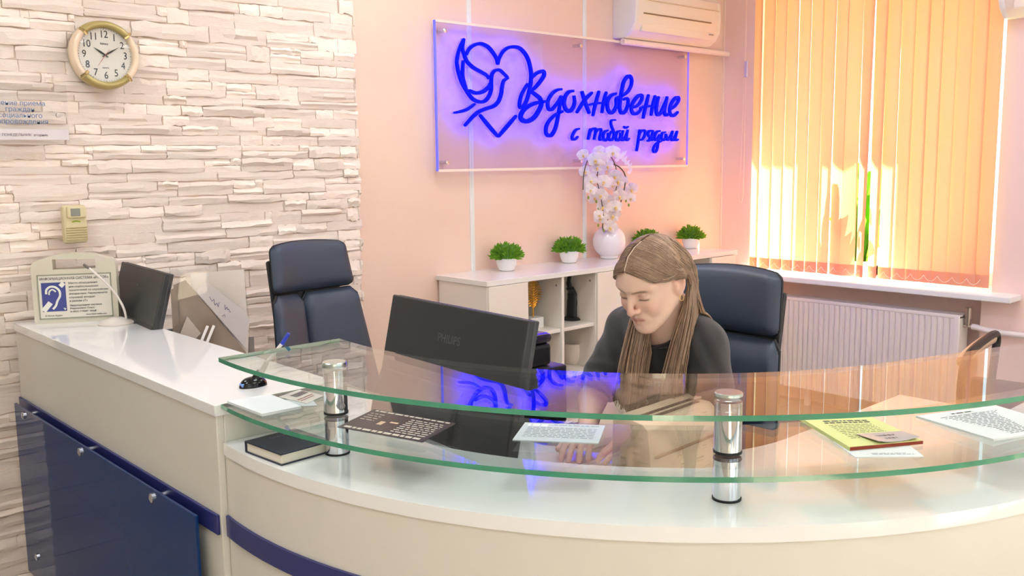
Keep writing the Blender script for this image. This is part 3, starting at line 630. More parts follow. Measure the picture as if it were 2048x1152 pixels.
# ------------------------------------------------------------------ left counter-top devices
case = thing('hearing_loop_unit', 'beige portable hearing-loop case with blue ear pictogram on the counter', 'device', (1.075, 3.415, .98), R(-27))
M_case = mat('beige_abs', (214, 207, 186), .45)
Mxz = Matrix(((1, 0, 0, 0), (0, 0, -1, 0), (0, 1, 0, 0), (0, 0, 0, 1)))      # drawing plane x,z ; extrusion towards -y
W2 = .135
outer = [(-W2, .004), (-W2, .195)]+[(-W2+.03*(1-math.cos(t)), .195+.026*math.sin(t)) for t in (R(30), R(60), R(90))]+[(-.06, .236), (0, .240), (.06, .236)]+[(W2-.03*(1-math.cos(t)), .195+.026*math.sin(t)) for t in (R(90), R(60), R(30))]+[(W2, .195), (W2, .004), (W2-.004, 0), (-W2+.004, 0)]
hole = [(-.066, .186), (.070, .186), (.070, .218), (-.066, .222)]
bmx = bmesh.new()
vo = [bmx.verts.new((x, z, -.03)) for x, z in outer]; vh = [bmx.verts.new((x, z, -.03)) for x, z in hole]
eds = [bmx.edges.new((vo[i], vo[(i+1) % len(vo)])) for i in range(len(vo))]+[bmx.edges.new((vh[i], vh[(i+1) % 4])) for i in range(4)]
bmesh.ops.triangle_fill(bmx, edges=eds, use_beauty=True)
r_ = bmesh.ops.extrude_face_region(bmx, geom=bmx.faces[:])
for e in r_['geom']:
    if isinstance(e, bmesh.types.BMVert): e.co.z = .03
bmesh.ops.recalc_face_normals(bmx, faces=bmx.faces[:])
MB().bm(bmx, Mxz).build('body', M_case, case)
fr_ = MB()
for b in ((-.118, .015, .118, .019), (-.118, .166, .118, .170), (-.118, .015, -.114, .170), (.114, .015, .118, .170)): fr_.box(b[0], -.0325, b[1], b[2], -.029, b[3])
fr_.build('label_frame', mat('grey_beige_line', (150, 150, 130), .5), case)
MB().box(-.114, -.0315, .019, .114, -.029, .166).build('label_plate', mat('ivory_label', (228, 222, 206), .5), case)
Mt = Matrix.Translation((0, -.0318, 0)) @ Mxz
pic = MB().box(-.106, -.0326, .042, -.030, -.031, .142).build('pictogram', mat('pictogram_blue', (62, 72, 140), .4), case)
wm = MB()
def flat(mb, pts, wd, y=-.0330): ribbon(mb, pts, wd, y, y+.0004, False)
flat(wm, [(-.092, .103), (-.090, .118), (-.078, .128), (-.062, .126), (-.050, .113), (-.049, .095), (-.058, .078), (-.064, .062), (-.074, .050)], .007)
flat(wm, [(-.083, .100), (-.081, .112), (-.071, .118), (-.061, .110)], .005)
flat(wm, [(-.046, .128), (-.034, .140)], .015); flat(wm, [(-.104, .045), (-.080, .073)], .017)
flat(wm, [(-.037, .046), (-.034, .050), (-.040, .052)], .003)
wm.build('ear_symbol', mat('pictogram_white', (232, 232, 220), .5), pic, smooth=False)
tx = MB()
text_mb(tx, 'ИНФОРМАЦИОННАЯ СИСТЕМА «ИСТОК»', .0125, Mt @ Matrix.Translation((0, .155, .0005)), sx=.86)
for k, s in enumerate(('Место оборудовано', 'для слабослышащих', 'посетителей со слуховыми', 'аппаратами. Переключите', 'слуховой аппарат', 'в режим «Т»')): text_mb(tx, s, .0095, Mt @ Matrix.Translation((-.020, .138-.0125*k, .0005)), align='LEFT')
for k, s in enumerate(('Индукционная система', 'Радиокласс Плюс', 'и звук станет чище')): text_mb(tx, s, .0090, Mt @ Matrix.Translation((-.020, .060-.0105*k, .0005)), align='LEFT')
text_mb(tx, '© Исток Аудио', .0075, Mt @ Matrix.Translation((-.10, .027, .0005)), align='LEFT')
text_mb(tx, 'www.istok-audio.com', .0075, Mt @ Matrix.Translation((.03, .027, .0005)), align='LEFT')
tx.build('label_text', mat('label_ink', (85, 85, 85), .6), case, smooth=False)
mc = thing('gooseneck_microphone', 'white gooseneck microphone on a round foot in front of the hearing-loop case', 'microphone', (1.145, 3.255, .98))
M_mic = mat('warm_white_plastic', (228, 218, 208), .4)
MB().lathe([(.0, 0), (.058, 0), (.06, .004), (.052, .010), (.032, .017), (.022, .022), (.0, .024)], 28).build('foot', M_mic, mc)
MB().tube(catmull([(.028, -.02, .016), (.024, -.016, .05), (.010, -.004, .092), (-.010, .012, .130), (-.036, .032, .165), (-.062, .05, .196)], 5), .0040, 10).build('gooseneck', M_mic, mc)
MB().tube([(-.060, .0485, .1935), (-.074, .058, .207)], [.0050, .0044], 10).build('capsule', mat('dark_capsule', (110, 100, 95), .5), mc)
# ------------------------------------------------------------------ monitors
M_mon = mat('charcoal_plastic', (46, 45, 46), .4, bump=(400, .05, .0004)); M_mon2 = mat('dark_grey_plastic', (62, 60, 62), .35)
def monitor(label, loc, rotz, w, h, ztop, tilt, brand, ridge=True, ytop=0):
    """local: screen faces +y, shell faces -y; top edge at y=ytop, z=ztop"""
    t = thing('monitor', label, 'monitor', loc, rotz, 'desk monitors')
    M = Matrix.Translation((0, ytop, ztop)) @ Matrix.Rotation(R(tilt), 4, 'X')        # panel space: z 0 (top) .. -h
    def bxx(n, m, x0, y0, z0, x1, y1, z1, r=.004, p=t): return MB().rbox(x0, y0, z0, x1, y1, z1, r, M=M).build(n, m, p)
    sh = MB().rbox(-w/2, 0, -h, w/2, .022, 0, .004, M=M)
    sh.build('shell', M_mon, t)
    bxx('bezel', M_mon2, -w/2-.001, .018, -h-.001, w/2+.001, .032, .001, .003)
    MB().add([M @ Vector(p) for p in ((-w/2+.01, .0325, -h+.02), (w/2-.01, .0325, -h+.02), (w/2-.01, .0325, -.01), (-w/2+.01, .0325, -.01))], [(0, 3, 2, 1)]).build('screen', mat('lit_screen', (30, 34, 40), .15, emit=((150, 190, 230), .25)), t)
    # lower hump of the shell
    hump = [(0, -h*.58), (-.006, -h*.60), (-.030, -h*.80), (-.030, -h*.97), (0, -h*.985)]
    Mx = M @ Matrix(((0, 0, 1, 0), (1, 0, 0, 0), (0, 1, 0, 0), (0, 0, 0, 1)))
    MB().prism([(y*.5, z) for y, z in hump], -w/2+.006, w/2-.006, Mx, .001).build('lower_shell', M_mon, t)
    MB().prism(hump, -w*.16, w*.16, Mx, .002).build('stand_mount', M_mon, t)
    vt = MB()
    for k in range(26): vt.box(-w/2+.03+k*(w-.06)/26, .004, -.0006, -w/2+.03+k*(w-.06)/26+.010, .015, .0005)
    vt.v = [tuple(M @ Vector(v)) for v in vt.v]; vt.build('vent_slots', mat('vent_black', (20, 20, 20), .6), t)
    if brand:
        m = MB(); text_mb(m, brand, .030, M @ Matrix.Translation((w*.0, -.0006, -h*.25)) @ Mxz.to_4x4(), depth=.0006); m.build('brand_lettering', mat('embossed_grey', (84, 82, 84), .5), t)
    else:
        m = MB().rbox(-.012, -.001, -h*.20-.004, .0, .001, -h*.20, .0004, 1, M=M); m.build('badge', mat('badge_grey', (110, 108, 108), .4), t)
    MB().tube([(0, .02, 0.02), (0, .02, ztop-h*.75)], [.028, .024], 14, flat=.5).build('neck', M_mon, t)
    MB().lathe([(.0, 0), (.100, 0), (.100, .006), (.085, .012), (.0, .016)], 32).build('foot', M_mon, t)
    return t
mo = monitor('black monitor seen from behind in front of the woman, maker name on its shell', (1.475, 1.757, .7602), R(-93.5), .565, .335, 1.169-.76, -12.5, 'PHILIPS', ytop=-.048)
monitor('black monitor seen from behind at the stone wall beside the microphone', (1.325, 3.275, .7602), R(-95), .50, .31, 1.165-.76, -15, None, ytop=-.07)
kb = thing('keyboard', 'black keyboard lying below the monitor behind the glass shelves', 'keyboard', (1.495, 1.43, .7602), R(-82))
MB().rbox(-.21, -.07, 0, .21, .07, .018, .004).build('case', M_black, kb)
km = MB().rbox(-.0078, -.0078, .017, .0078, .0078, .024, .0015, 1).mesh('key', mat('black_key', (30, 30, 31), .5))
for i in range(20):
    for j in range(6):
        k = obj('key', km, kb); k.location = (-.19+.02*i, -.05+.02*j, 0)
# printer
pr = thing('printer', 'black multifunction printer behind the middle monitor', 'printer', (1.72, 2.02, .7602))
M_prn = mat('black_printer_plastic', (48, 45, 48), .35)
def pb(n, m, *b, r=.006): return MB().rbox(*b, r).build(n, m, pr, world=True)
pb('lower_body', M_prn, 1.545, 1.845, .762, 1.912, 2.14, .935, r=.008)
pb('upper_body', M_prn, 1.555, 1.87, .935, 1.875, 2.13, 1.0, r=.012)
pb('scanner_lid', mat('dark_violet_gloss', (52, 46, 62), .12), 1.552, 1.868, 1.0, 1.878, 2.135, 1.03, r=.014)
pb('paper_tray', M_black, 1.60, 1.842, .79, 1.86, 1.85, .83, r=.002)
# beige laminator-like box
bxo = thing('beige_office_machine', 'beige slotted office machine on the worktop before the woman', 'office machine', (1.735, 1.345, .7602), R(3))
M_bm = mat('warm_beige_plastic', (222, 196, 168), .5)
bprof = [(-.055, 0), (-.062, .01), (-.045, .155), (-.03, .168), (.035, .178), (.055, .17), (.06, .01), (.055, 0)]
Mx = Matrix(((0, 0, 1, 0), (1, 0, 0, 0), (0, 1, 0, 0), (0, 0, 0, 1)))
MB().prism(bprof, -.14, .14, Mx, .004).build('housing', M_bm, bxo)
sl = MB()
for k in range(22): sl.box(-.10+k*.0095, -.022, .1705, -.10+k*.0095+.006, -.010, .1722); 
for k in range(22): sl.box(-.10+k*.0095, -.002, .1725, -.10+k*.0095+.006, .008, .1752)
sl.build('vent_slots', mat('vent_brown', (90, 65, 60), .6), bxo)
MB().box(-.125, -.0605, .09, .125, -.0535, .094).build('seam', mat('seam_brown', (150, 115, 85), .6), bxo)
MB().rbox(.10, -.012, .172, .13, .006, .178, .002).build('button', mat('beige_button', (205, 175, 150), .5), bxo)
# clear file holder with papers
fhd = thing('file_holder', 'clear plastic file stand with grey folders and loose written sheets by the wall', 'file holder', (1.42, 2.95, .7602), math.atan2(-.45, .89))
M_clear = glassmat('clear_plastic', (.93, .92, .90), 1.35)
Mz = Matrix.Translation((0, 0, -.7602)) @ Mxz
def card(n, m, pts, y, th=.002): MB().prism(pts, -y-th/2, -y+th/2, Mz).build(n, m, fhd)
card('clear_sleeve', M_clear, [(-.19, .77), (-.186, 1.14), (-.128, 1.166), (.050, 1.172), (.058, .99), (.050, .80), (.04, .77)], -.030, .0015)
M_fold = mat('taupe_folder', (165, 148, 134), .6, var=(9, (150, 132, 120)))
card('folder', M_fold, [(-.178, .77), (-.178, 1.125), (-.14, 1.14), (.042, .884), (.042, .77)], -.018)
card('back_sheet', mat('white_sheet', (232, 224, 220), .6), [(-.128, .77), (-.124, 1.158), (.048, 1.166), (.052, .93), (.04, .77)], .0)
card('handwritten_sheet', mat('lilac_white_sheet', (226, 220, 224), .6), [(-.108, 1.10), (-.079, 1.135), (.046, 1.027), (.060, .991), (.036, .906)], -.024)
card('grey_divider', mat('grey_divider', (140, 125, 114), .6), [(-.188, .77), (-.188, 1.11), (-.168, 1.12), (-.160, .77)], -.024)
card('folded_slip', mat('pale_slip', (215, 205, 198), .6), [(-.168, .958), (-.14, 1.02), (-.10, .96), (-.13, .93)], -.027)
hw = MB()
def scr(c, ang, n, sz, seed):
    rr = random.Random(seed); pts = []
    for i in range(n): pts.append((c[0]+(i*sz*.5)*math.cos(ang)+rr.uniform(-1, 1)*sz*.2, c[1]+(i*sz*.5)*math.sin(ang)+rr.uniform(-1, 1)*sz))
    P = catmull(pts, 4); n_ = len(P)
    ribbon(hw, [tuple(p) for p in P], .0014, -.0262, -.0256, False)
scr((-.065, 1.075), R(-38), 9, .010, 1); scr((-.02, 1.045), R(-38), 7, .008, 2); scr((-.03, 1.02), R(-38), 5, .006, 4)
hw.v = [(x, y, z-.7602) for x, y, z in hw.v]; hw.build('handwriting', mat('blue_ink', (70, 70, 130), .6), fhd, smooth=False)
st_ = MB()
for a in ((-.115, .90), (-.095, .90)): ribbon(st_, [a, (a[0]+.038, a[1]+.085)], .009, -.0335, -.0325, False)
st_.v = [(x, y, z-.7602) for x, y, z in st_.v]; st_.build('paper_strips', mat('white_strip', (238, 234, 228), .6), fhd, smooth=False)
MB().rbox(-.20, -.045, 0, .07, .02, .012, .003).rbox(-.20, .014, 0, .07, .02, .17, .002).build('stand', mat('smoky_plastic', (120, 112, 106), .3), fhd)
# ------------------------------------------------------------------ wall things, left
ck = thing('wall_clock', 'round wall clock with gold and pearl rim on the stone wall', 'clock', (1.264, 3.53, 1.912), 0)
MC = Matrix.Rotation(R(90), 4, 'X')            # lathe axis -> -y
def rim(a0, a1, m, nm):
    mb = MB(); prof = [(.094, .012), (.096, .022), (.104, .030), (.113, .028), (.119, .018), (.121, .0)]; n = 20; V = []
    for i in range(n+1):
        a = R(a0+(a1-a0)*i/n)
        for r, h in prof: V.append((r*math.cos(a), -h, r*math.sin(a)))
    k = len(prof); mb.add(V, [(i*k+j, i*k+j+1, (i+1)*k+j+1, (i+1)*k+j) for i in range(n) for j in range(k-1)]); mb.build(nm, m, ck, ang=60)
M_gold = mat('brushed_gold', (182, 164, 104), .4, metal=.3); M_pearl = mat('pearl_cream', (240, 215, 185), .25, coat=.5)
rim(42, 134, M_gold, 'gold_rim'); rim(222, 314, M_gold, 'gold_rim'); rim(134, 222, M_pearl, 'pearl_rim'); rim(-46, 42, M_pearl, 'pearl_rim')
for a in (42, 134, 222, 314):
    x, z = math.cos(R(a)), math.sin(R(a)); MB().tube([(x*.093, -.028, z*.093), (x*.105, -.033, z*.105), (x*.120, -.020, z*.120)], .006, 8).build('rim_clip', mat('polished_gold', (225, 205, 150), .15, metal=1), ck)
MB().lathe([(.116, 0), (.116, .012), (.096, .012), (.096, .010), (.0, .010)], 48, M=MC).build('dial', mat('ivory_dial', (222, 216, 202), .5), ck)
MB().lathe([(.1175, -.022), (.1175, .0), (.0, .0)], 40, M=MC).build('case', mat('clock_case', (205, 190, 160), .4), ck)
nm_ = MB()
for k in range(1, 13):
    a = R(90-30*k); text_mb(nm_, str(k), .036, Matrix.Translation((.072*math.cos(a), -.0108, .072*math.sin(a))) @ Mxz, sx=.85)
for k in range(60):
    a = R(6*k); nm_.tube([(.0895*math.cos(a), -.0107, .0895*math.sin(a)), (.092*math.cos(a), -.0107, .092*math.sin(a))], .0006 if k % 5 else .0011, 4)
text_mb(nm_, 'Salvery', .010, Matrix.Translation((0, -.0108, .040)) @ Mxz); text_mb(nm_, 'QUARTZ', .006, Matrix.Translation((0, -.0108, -.045)) @ Mxz)
nm_.build('numerals', mat('dial_black', (25, 25, 25), .5), ck, smooth=False)
def hand(a, ln, wd, y, m, tail=.012):
    a = R(90-a); d = (math.cos(a), math.sin(a)); n_ = (-d[1], d[0]); mb = MB()
    P = [(-tail*d[0]+n_[0]*wd*.5, -tail*d[1]+n_[1]*wd*.5), (-tail*d[0]-n_[0]*wd*.5, -tail*d[1]-n_[1]*wd*.5), (ln*.4*d[0]-n_[0]*wd, ln*.4*d[1]-n_[1]*wd), (ln*d[0], ln*d[1]), (ln*.4*d[0]+n_[0]*wd, ln*.4*d[1]+n_[1]*wd)]
    mb.prism(P, y, y+.0012, Mxz).build('clock_hand', m, ck)
hand(303, .046, .0036, .0125, MATS['dial_black']); hand(59, .060, .0032, .0145, MATS['dial_black']); hand(216, .052, .0007, .0165, mat('red_hand', (200, 60, 50), .4), .024)
MB().lathe([(.095, .0185), (.06, .0215), (.0, .0225)], 40, M=MC).build('glass', glassmat('clock_glass', (1, 1, 1), 1.3), ck)
sr = thing('alarm_siren', 'beige wall alarm sounder with speaker ribs on the stone wall', 'alarm', (1.118, 3.538, 1.245))
M_sir = mat('yellowed_abs', (216, 203, 160), .5)
MB().rbox(-.042, -.032, 0, .040, .0, .135, .010).build('body', M_sir, sr)
MB().rbox(-.030, -.042, .090, .036, -.022, .132, .006).build('lens_hood', M_sir, sr)
MB().rbox(-.018, -.0435, .097, .014, -.040, .124, .001, 1).build('lens', mat('grey_lens', (140, 140, 128), .2), sr)
for k in range(6): MB().rbox(-.035, -.0365, .012+.0085*k, .037, -.030, .0165+.0085*k, .0015, 1).build('rib', mat('yellowed_rib', (200, 186, 140), .5), sr)
m = MB(); ribbon(m, [(-.014, .076), (.0, .079), (.016, .076)], .006, -.0328, -.0318); m.build('emblem', mat('green_emblem', (150, 160, 40), .4), sr)
ap = thing('acrylic_notice', 'clear acrylic notice plate with blue Cyrillic lines on the stone wall', 'sign', (.83, 3.530, 1.60))
MB().box(-.32, -.004, 0, .295, 0, .20).build('plate', glassmat('notice_acrylic', (.97, .97, .97), 1.2), ap, smooth=False)
m = MB()
for k, s in enumerate(('Отделение приема', 'граждан', 'социального', 'сопровождения')): text_mb(m, s, .0225, Matrix.Translation((.118 if k == 0 else .140, -.0045, .133-.0207*k)) @ Mxz, sx=1.0)
m.build('notice_text', mat('notice_blue', (90, 120, 165), .5), ap, smooth=False)
MB().box(-.30, -.0055, .010, .292, -.0035, .046).build('paper_strip', mat('lilac_strip', (222, 212, 212), .6), ap, smooth=False)
m = MB(); text_mb(m, 'ПОНЕДЕЛЬНИК  вторник', .012, Matrix.Translation((.15, -.006, .026)) @ Mxz); m.build('strip_text', mat('strip_ink', (120, 110, 115), .6), ap, smooth=False)
MB().lathe([(.008, -.0), (.008, .010), (.0, .011)], 14, M=Matrix.Translation((.262, 0, .095)) @ MC).build('fixing', mat('brushed_nickel', (190, 180, 170), .3, metal=1), ap)
# ------------------------------------------------------------------ office chairs
M_lea = mat('navy_black_leather', (52, 65, 86), .46, bump=(180, .12, .0008), var=(4, (54, 62, 76)))
M_pipe = mat('black_piping', (14, 14, 16), .45)
def pad(w0, w1, z0, z1, th, yof, x0=0., x1=1., bulge=.012, arch=0, rd=.022):
    """upholstered pad between heights z0..z1; w0/w1 full widths at z0/z1; x0..x1 the share of the width; front towards -y"""
    mb = MB(); nu, nv = 18, 16
    def rr(t): return max(0, 1-abs(2*t-1)**8)
    def fn(u, v, side):
        z = z0+(z1-z0)*v; wv = w0+(w1-w0)*v; xl = -wv/2+wv*x0; xr = -wv/2+wv*x1
        e = (rd/(z1-z0)); cu = 0
        m = min(v, 1-v)*(z1-z0)
        ins = rd-math.sqrt(max(0, rd*rd-(rd-m)**2)) if m < rd else 0
        x = xl+ins+(xr-xl-2*ins)*u
        ed = min(min(u, 1-u)*(xr-xl), min(v, 1-v)*(z1-z0)); k = min(1, ed/.03); k = math.sqrt(max(0, 1-(1-k)**2))
        ar = arch*(1-(2*((x+wv/2)/wv)-1)**2)*v
        curve = .045*(x/.2)**2
        if side: y = yof-curve-(th*.5*k+bulge*math.sin(PI*u)*math.sin(PI*v))
        else: y = yof-curve+th*.35*k
        return (x, y, z+ar)
    mb.grid(lambda u, v: fn(u, v, 1), nu, nv); mb.grid(lambda u, v: fn(1-u, v, 0), nu, nv); 
    rim_ = [fn(i/30, 0, 1) for i in range(31)]+[fn(1, i/20, 1) for i in range(1, 21)]+[fn(1-i/30, 1, 1) for i in range(1, 31)]+[fn(0, 1-i/20, 1) for i in range(1, 21)]
    return mb, rim_
def lean(mb, M): mb.v = [tuple(M @ Vector(v)) for v in mb.v]; return mb
def office_chair(label, loc, rotz, lift=0):
    t = thing('office_chair', label, 'chair', loc, rotz, 'navy leather office chairs')
    ML = Matrix.Translation((0, .20, .47+lift)) @ Matrix.Rotation(R(-9), 4, 'X')
    for nm, a in (('headrest', dict(w0=.375, w1=.345, z0=.575, z1=.745, th=.06, yof=0, arch=.018)),
                  ('back_pad', dict(w0=.50, w1=.385, z0=.02, z1=.565, th=.06, yof=0, x0=0., x1=.40)), ('back_pad', dict(w0=.50, w1=.385, z0=.02, z1=.565, th=.065, yof=0, x0=.40, x1=1))):
        mb, rm = pad(**a); o = lean(mb, ML).build(nm, M_lea, t, ang=70)
        lean(MB().tube([Vector(p)+Vector((0, .004, 0)) for p in rm], .0045, 6, False), ML).build('piping', M_pipe, o)
    lean(MB().rbox(-.16, .012, .05, .16, .035, .70, .01), ML).build('back_shell', M_black, t)
    MB().rbox(-.25, -.27, .43+lift, .25, .20, .50+lift, .03, 4).build('seat', M_lea, t)
    MB().tube([(0, .0, .07), (0, 0, .44+lift)], .025, 16).build('gas_lift', M_black, t)
    for k in range(5):
        a = R(72*k+20); MB().tube([(0, 0, .10), (.30*math.cos(a), .30*math.sin(a), .065)], [.024, .014], 8).build('base_leg', M_black, t)
        MB().lathe([(.0, -.012), (.026, -.012), (.026, .012), (.0, .012)], 14, M=Matrix.Translation((.30*math.cos(a), .30*math.sin(a), .0265)) @ Matrix.Rotation(a, 4, 'Z') @ MC).build('caster', M_pipe, t)
    return t
office_chair('empty navy leather office chair in front of the stone wall edge', (1.875, 2.87, 0), R(6))
office_chair('navy leather office chair the woman sits on', (1.985, 1.545, 0), R(-90), -.012)
# armchair near the window: padded arm shows above the glass
ac3 = thing('armchair', 'black chair by the window, only its glare-pale padded arm showing above the glass', 'chair', (4.06, 1.245, .012), R(95))
for s in (-1, 1):
    MB().tube(catmull([(s*.27, .17, .38), (s*.27, .185, .56), (s*.27, .16, .662), (s*.27, .10, .700), (s*.27, -.06, .722), (s*.27, -.24, .732), (s*.27, -.285, .706), (s*.27, -.27, .64), (s*.27, -.20, .38)], 6), .017, 10).build('arm_frame', M_pipe, ac3)
    MB().tube(catmull([(s*.27+.012, .145, .668), (s*.27+.012, .08, .690), (s*.27+.012, -.07, .706), (s*.27+.012, -.245, .712)], 6), .024, 12, flat=1.1).build('arm_pad', mat('glare_tan_pad', (205, 180, 150), .35), ac3)  # pale tan is glare on the pad, put into its colour
MB().rbox(-.24, -.24, .40, .24, .22, .46, .025, 3).build('seat', M_black, ac3)
MB().rbox(-.22, .22, .44, .22, .26, .64, .02, 3).build('backrest', M_black, ac3)
for s in (-1, 1):
    for y in (-.2, .2): MB().tube([(s*.22, y, 0), (s*.22, y, .41)], .014, 8).build('leg', M_pipe, ac3)
# ================================================================== cabinet and what stands on it
cb = thing('low_cabinet', 'long low white cabinet with open shelves under the sign', 'cabinet', (3.80, 3.40, 0))
M_cab = mat('white_melamine', (240, 232, 220), .3); M_door = mat('white_melamine_door', (243, 233, 218), .25)
def kp(n, m, *b, r=.0015, p=cb): return MB().rbox(*b, r, 1).build(n, m, p, world=True)
X0, PIT = 2.815, .2475; CT = .97
kp('cabinet_top', mat('white_gloss_top', (240, 236, 230), .12), 2.800, 3.212, CT-.025, 4.808, 3.592, CT)
kp('back_board', M_cab, X0, 3.575, .05, 4.795, 3.590, CT-.025)
kp('bottom_board', M_cab, X0, 3.235, .05, 4.795, 3.575, .068); kp('plinth', M_cab, X0, 3.25, 0, 4.795, 3.27, .05)
for i in range(9): kp('divider', M_cab, X0+PIT*i-.009, 3.222, .05, X0+PIT*i+.009, 3.576, CT-.025)
for i in (1, 2, 5, 6):
    for z in (.195, .44, .683):
        kp('shelf', M_cab, X0+PIT*i+.009, 3.232, z-.018, X0+PIT*(i+1)-.009, 3.575, z)
for i in (0, 3, 4, 7):
    d = kp('door', M_door, X0+PIT*i-.007 if i else X0-.008, 3.206, .055, X0+PIT*(i+1)-.011, 3.223, CT-.027)
cs = MB()
for i in (2, 3, 7):
    for y in (3.26, 3.50): cs.lathe([(.006, 0), (.006, .002), (0, .002)], 10, M=Matrix.Translation((X0+PIT*i-.009, y, .90)) @ Matrix.Rotation(R(-90), 4, 'Y'))
cs.build('screw_caps', mat('taupe_cap', (150, 135, 120), .5), cb, world=True)
# ornaments in the shelves
gl = thing('gold_leaf_ornament', 'gold leaf ornament on a white block inside the cabinet shelf', 'ornament', (3.225, 3.35, .6832))
MB().rbox(-.045, -.03, 0, .045, .03, .055, .002).build('block', M_white, gl)
M_gl = mat('gold_leaf', (225, 165, 60), .25, metal=.9)
MB().tube([(0, 0, .055), (.0, 0, .10), (.004, 0, .24)], .0032, 8).build('stem', M_gl, gl)
for k in range(11):
    for s in (-1, 1):
        z = .10+.0125*k; ln = .062*math.sin(PI*(k+2.2)/14.5); mb = MB()
        mb.tube(catmull([(0, 0, z), (s*ln*.5, -.004, z+.016), (s*ln, -.002, z+.012)], 4), [.0034, .004, .0042, .0045, .0045, .0044, .004, .003, .0015][:9], 6); mb.build('leaf_rib', M_gl, gl)
bf = thing('black_figurine', 'slim black abstract figurine inside the cabinet shelf', 'figurine', (3.535, 3.38, .6832))
M_bf = mat('satin_black', (30, 29, 28), .4)
MB().lathe([(.0, 0), (.052, 0), (.054, .006), (.046, .012), (.034, .016)], 24).build('base', M_bf, bf)
MB().tube(catmull([(0, 0, .012), (.002, 0, .06), (.006, 0, .11), (.004, 0, .145), (-.014, 0, .175), (-.020, 0, .205), (-.012, 0, .232), (.004, 0, .240)], 5), [.034]*5+[.033]*5+[.031]*5+[.026]*5+[.017]*5+[.013]*5+[.011]*5+[.009], 14, flat=.6).build('body', M_bf, bf)
MB().sphere((.030, 0, .153), .010, 10, 8).build('arm_knob', M_bf, bf); MB().sphere((.018, 0, .243), .008, 10, 8).build('head_knob', M_bf, bf)
mg = thing('lavender_pot', 'cream pot with a lavender sprig print on the lower cabinet shelf', 'pot', (3.57, 3.40, .4402))
MB().lathe([(.0, 0), (.045, 0), (.052, .008), (.067, .05), (.070, .085), (.066, .112), (.063, .112), (.066, .08), (.06, .03), (.0, .015)], 32).build('body', mat('cream_ceramic', (238, 222, 205), .25), mg)
lv = MB(); rl = random.Random(2)
for k in range(26):
    a = R(-92+rl.uniform(-11, 11)); z = .030+.055*rl.random(); lv.tube([(.0712*math.cos(a), .0712*math.sin(a), z), (.0718*math.cos(a+.03), .0718*math.sin(a+.03), z+.009)], .0026, 5)
lv.build('lavender_print', mat('lavender_violet', (95, 75, 130), .5), mg)
# little potted plants
def plant_mesh(seed):
    rr = random.Random(seed); mb = MB()
    for k in range(420):
        a = rr.uniform(0, 2*PI); e = math.asin(rr.uniform(.0, 1)); R_ = rr.uniform(.055, .080)
        d = Vector((math.cos(a)*math.cos(e), math.sin(a)*math.cos(e), math.sin(e)*.92)); p = Vector((0, 0, .058))+d*R_*Vector((1, 1, .85)).length/1.65
        p = Vector((d.x*R_, d.y*R_, .062+d.z*R_*.95)); L_ = rr.uniform(.014, .030); t = (d+Vector((rr.uniform(-.5, .5), rr.uniform(-.5, .5), rr.uniform(-.2, .6)))).normalized()
        s = t.cross(Vector((rr.uniform(-1, 1), rr.uniform(-1, 1), .3))).normalized()*.0050; q = p-d*.012
        mb.add([q-s*.5, q+s*.5, p+t*L_*.5+s, p+t*L_, p+t*L_*.5-s], [(0, 1, 2, 3, 4)])
    for k in range(40):
        a = rr.uniform(0, 2*PI); r_ = rr.uniform(0, .05); mb.tube([(.02*math.cos(a), .02*math.sin(a), .05), (r_*math.cos(a), r_*math.sin(a), .10)], .0012, 3, False)
    return mb
M_fol = slatmat('grass_green_foliage', (108, 164, 56), (140, 192, 56), .35)
M_core = mat('dark_foliage', (86, 140, 42), .8, bump=(120, 1, .01))
pots = [(3.158, 3.47, 'potted green tuft at the left end of the white cabinet'), (3.634, 3.49, 'potted green tuft between the first tuft and the round vase'), (4.31, 3.50, 'potted green tuft half hidden behind the woman head'), (4.715, 3.49, 'potted green tuft at the window end of the cabinet')]
for i, (x, y, lab) in enumerate(pots):
    t = thing('potted_plant', lab, 'potted plant', (x, y, CT+.0002), i*1.3, 'little green pot plants on the cabinet')
    MB().lathe([(.0, 0), (.034, 0), (.040, .004), (.052, .035), (.0535, .055), (.050, .072), (.046, .072), (.048, .05), (.0, .05)], 32).build('pot', mat('white_glazed_pot', (240, 238, 238), .12), t)
    MB().sphere((0, 0, .082), (.057, .057, .05), 16, 10).build('foliage_core', M_core, t)
    f_ = plant_mesh(20+i).build('foliage', M_fol, t, smooth=False); f_['kind'] = 'stuff'
vs = MB().lathe([(.0, 0), (.045, 0), (.05, .003)]+[(.094*math.sin(R(a)), .094-.094*math.cos(R(a))) for a in range(34, 161, 7)]+[(.030, .184), (.026, .184), (.03, .165), (.0, .12)], 48)
vs.thing('round_vase', mat('white_pearl_glaze', (238, 232, 236), .10, coat=.6), 'round white glossy vase holding the orchid', 'vase').location = (3.945, 3.478, CT+.0002)
# orchid
oc = thing('orchid_spray', 'white artificial orchid spray cascading from the round vase', 'orchid', (3.945, 3.478, CT+.13))
M_pet = slatmat('white_petal', (250, 246, 244), (250, 236, 232), .35); M_lip = mat('yellow_orchid_lip', (240, 205, 120), .5); M_stem = mat('olive_stem', (96, 84, 52), .6); M_bud = mat('green_bud', (150, 170, 60), .5)
def petal(mb, M, ln, wd, cup):
    def fn(u, v):
        s = (u-.5)*2; w_ = wd*math.sin(PI*(.06+.94*v)**.75)**.7 if v < 1 else 0
        return M @ Vector((s*w_, ln*v, cup*(v*v)*ln*.4-abs(s)*w_*.25))
    mb.grid(fn, 5, 6)
fl_mb = MB()
for a, ln, wd in ((90, .030, .013), (210, .030, .013), (330, .030, .013), (25, .033, .021), (155, .033, .021)):
    petal(fl_mb, Matrix.Rotation(R(a-90), 4, 'Z'), ln, wd, .5)
fl_me = fl_mb.mesh('flower', M_pet); 
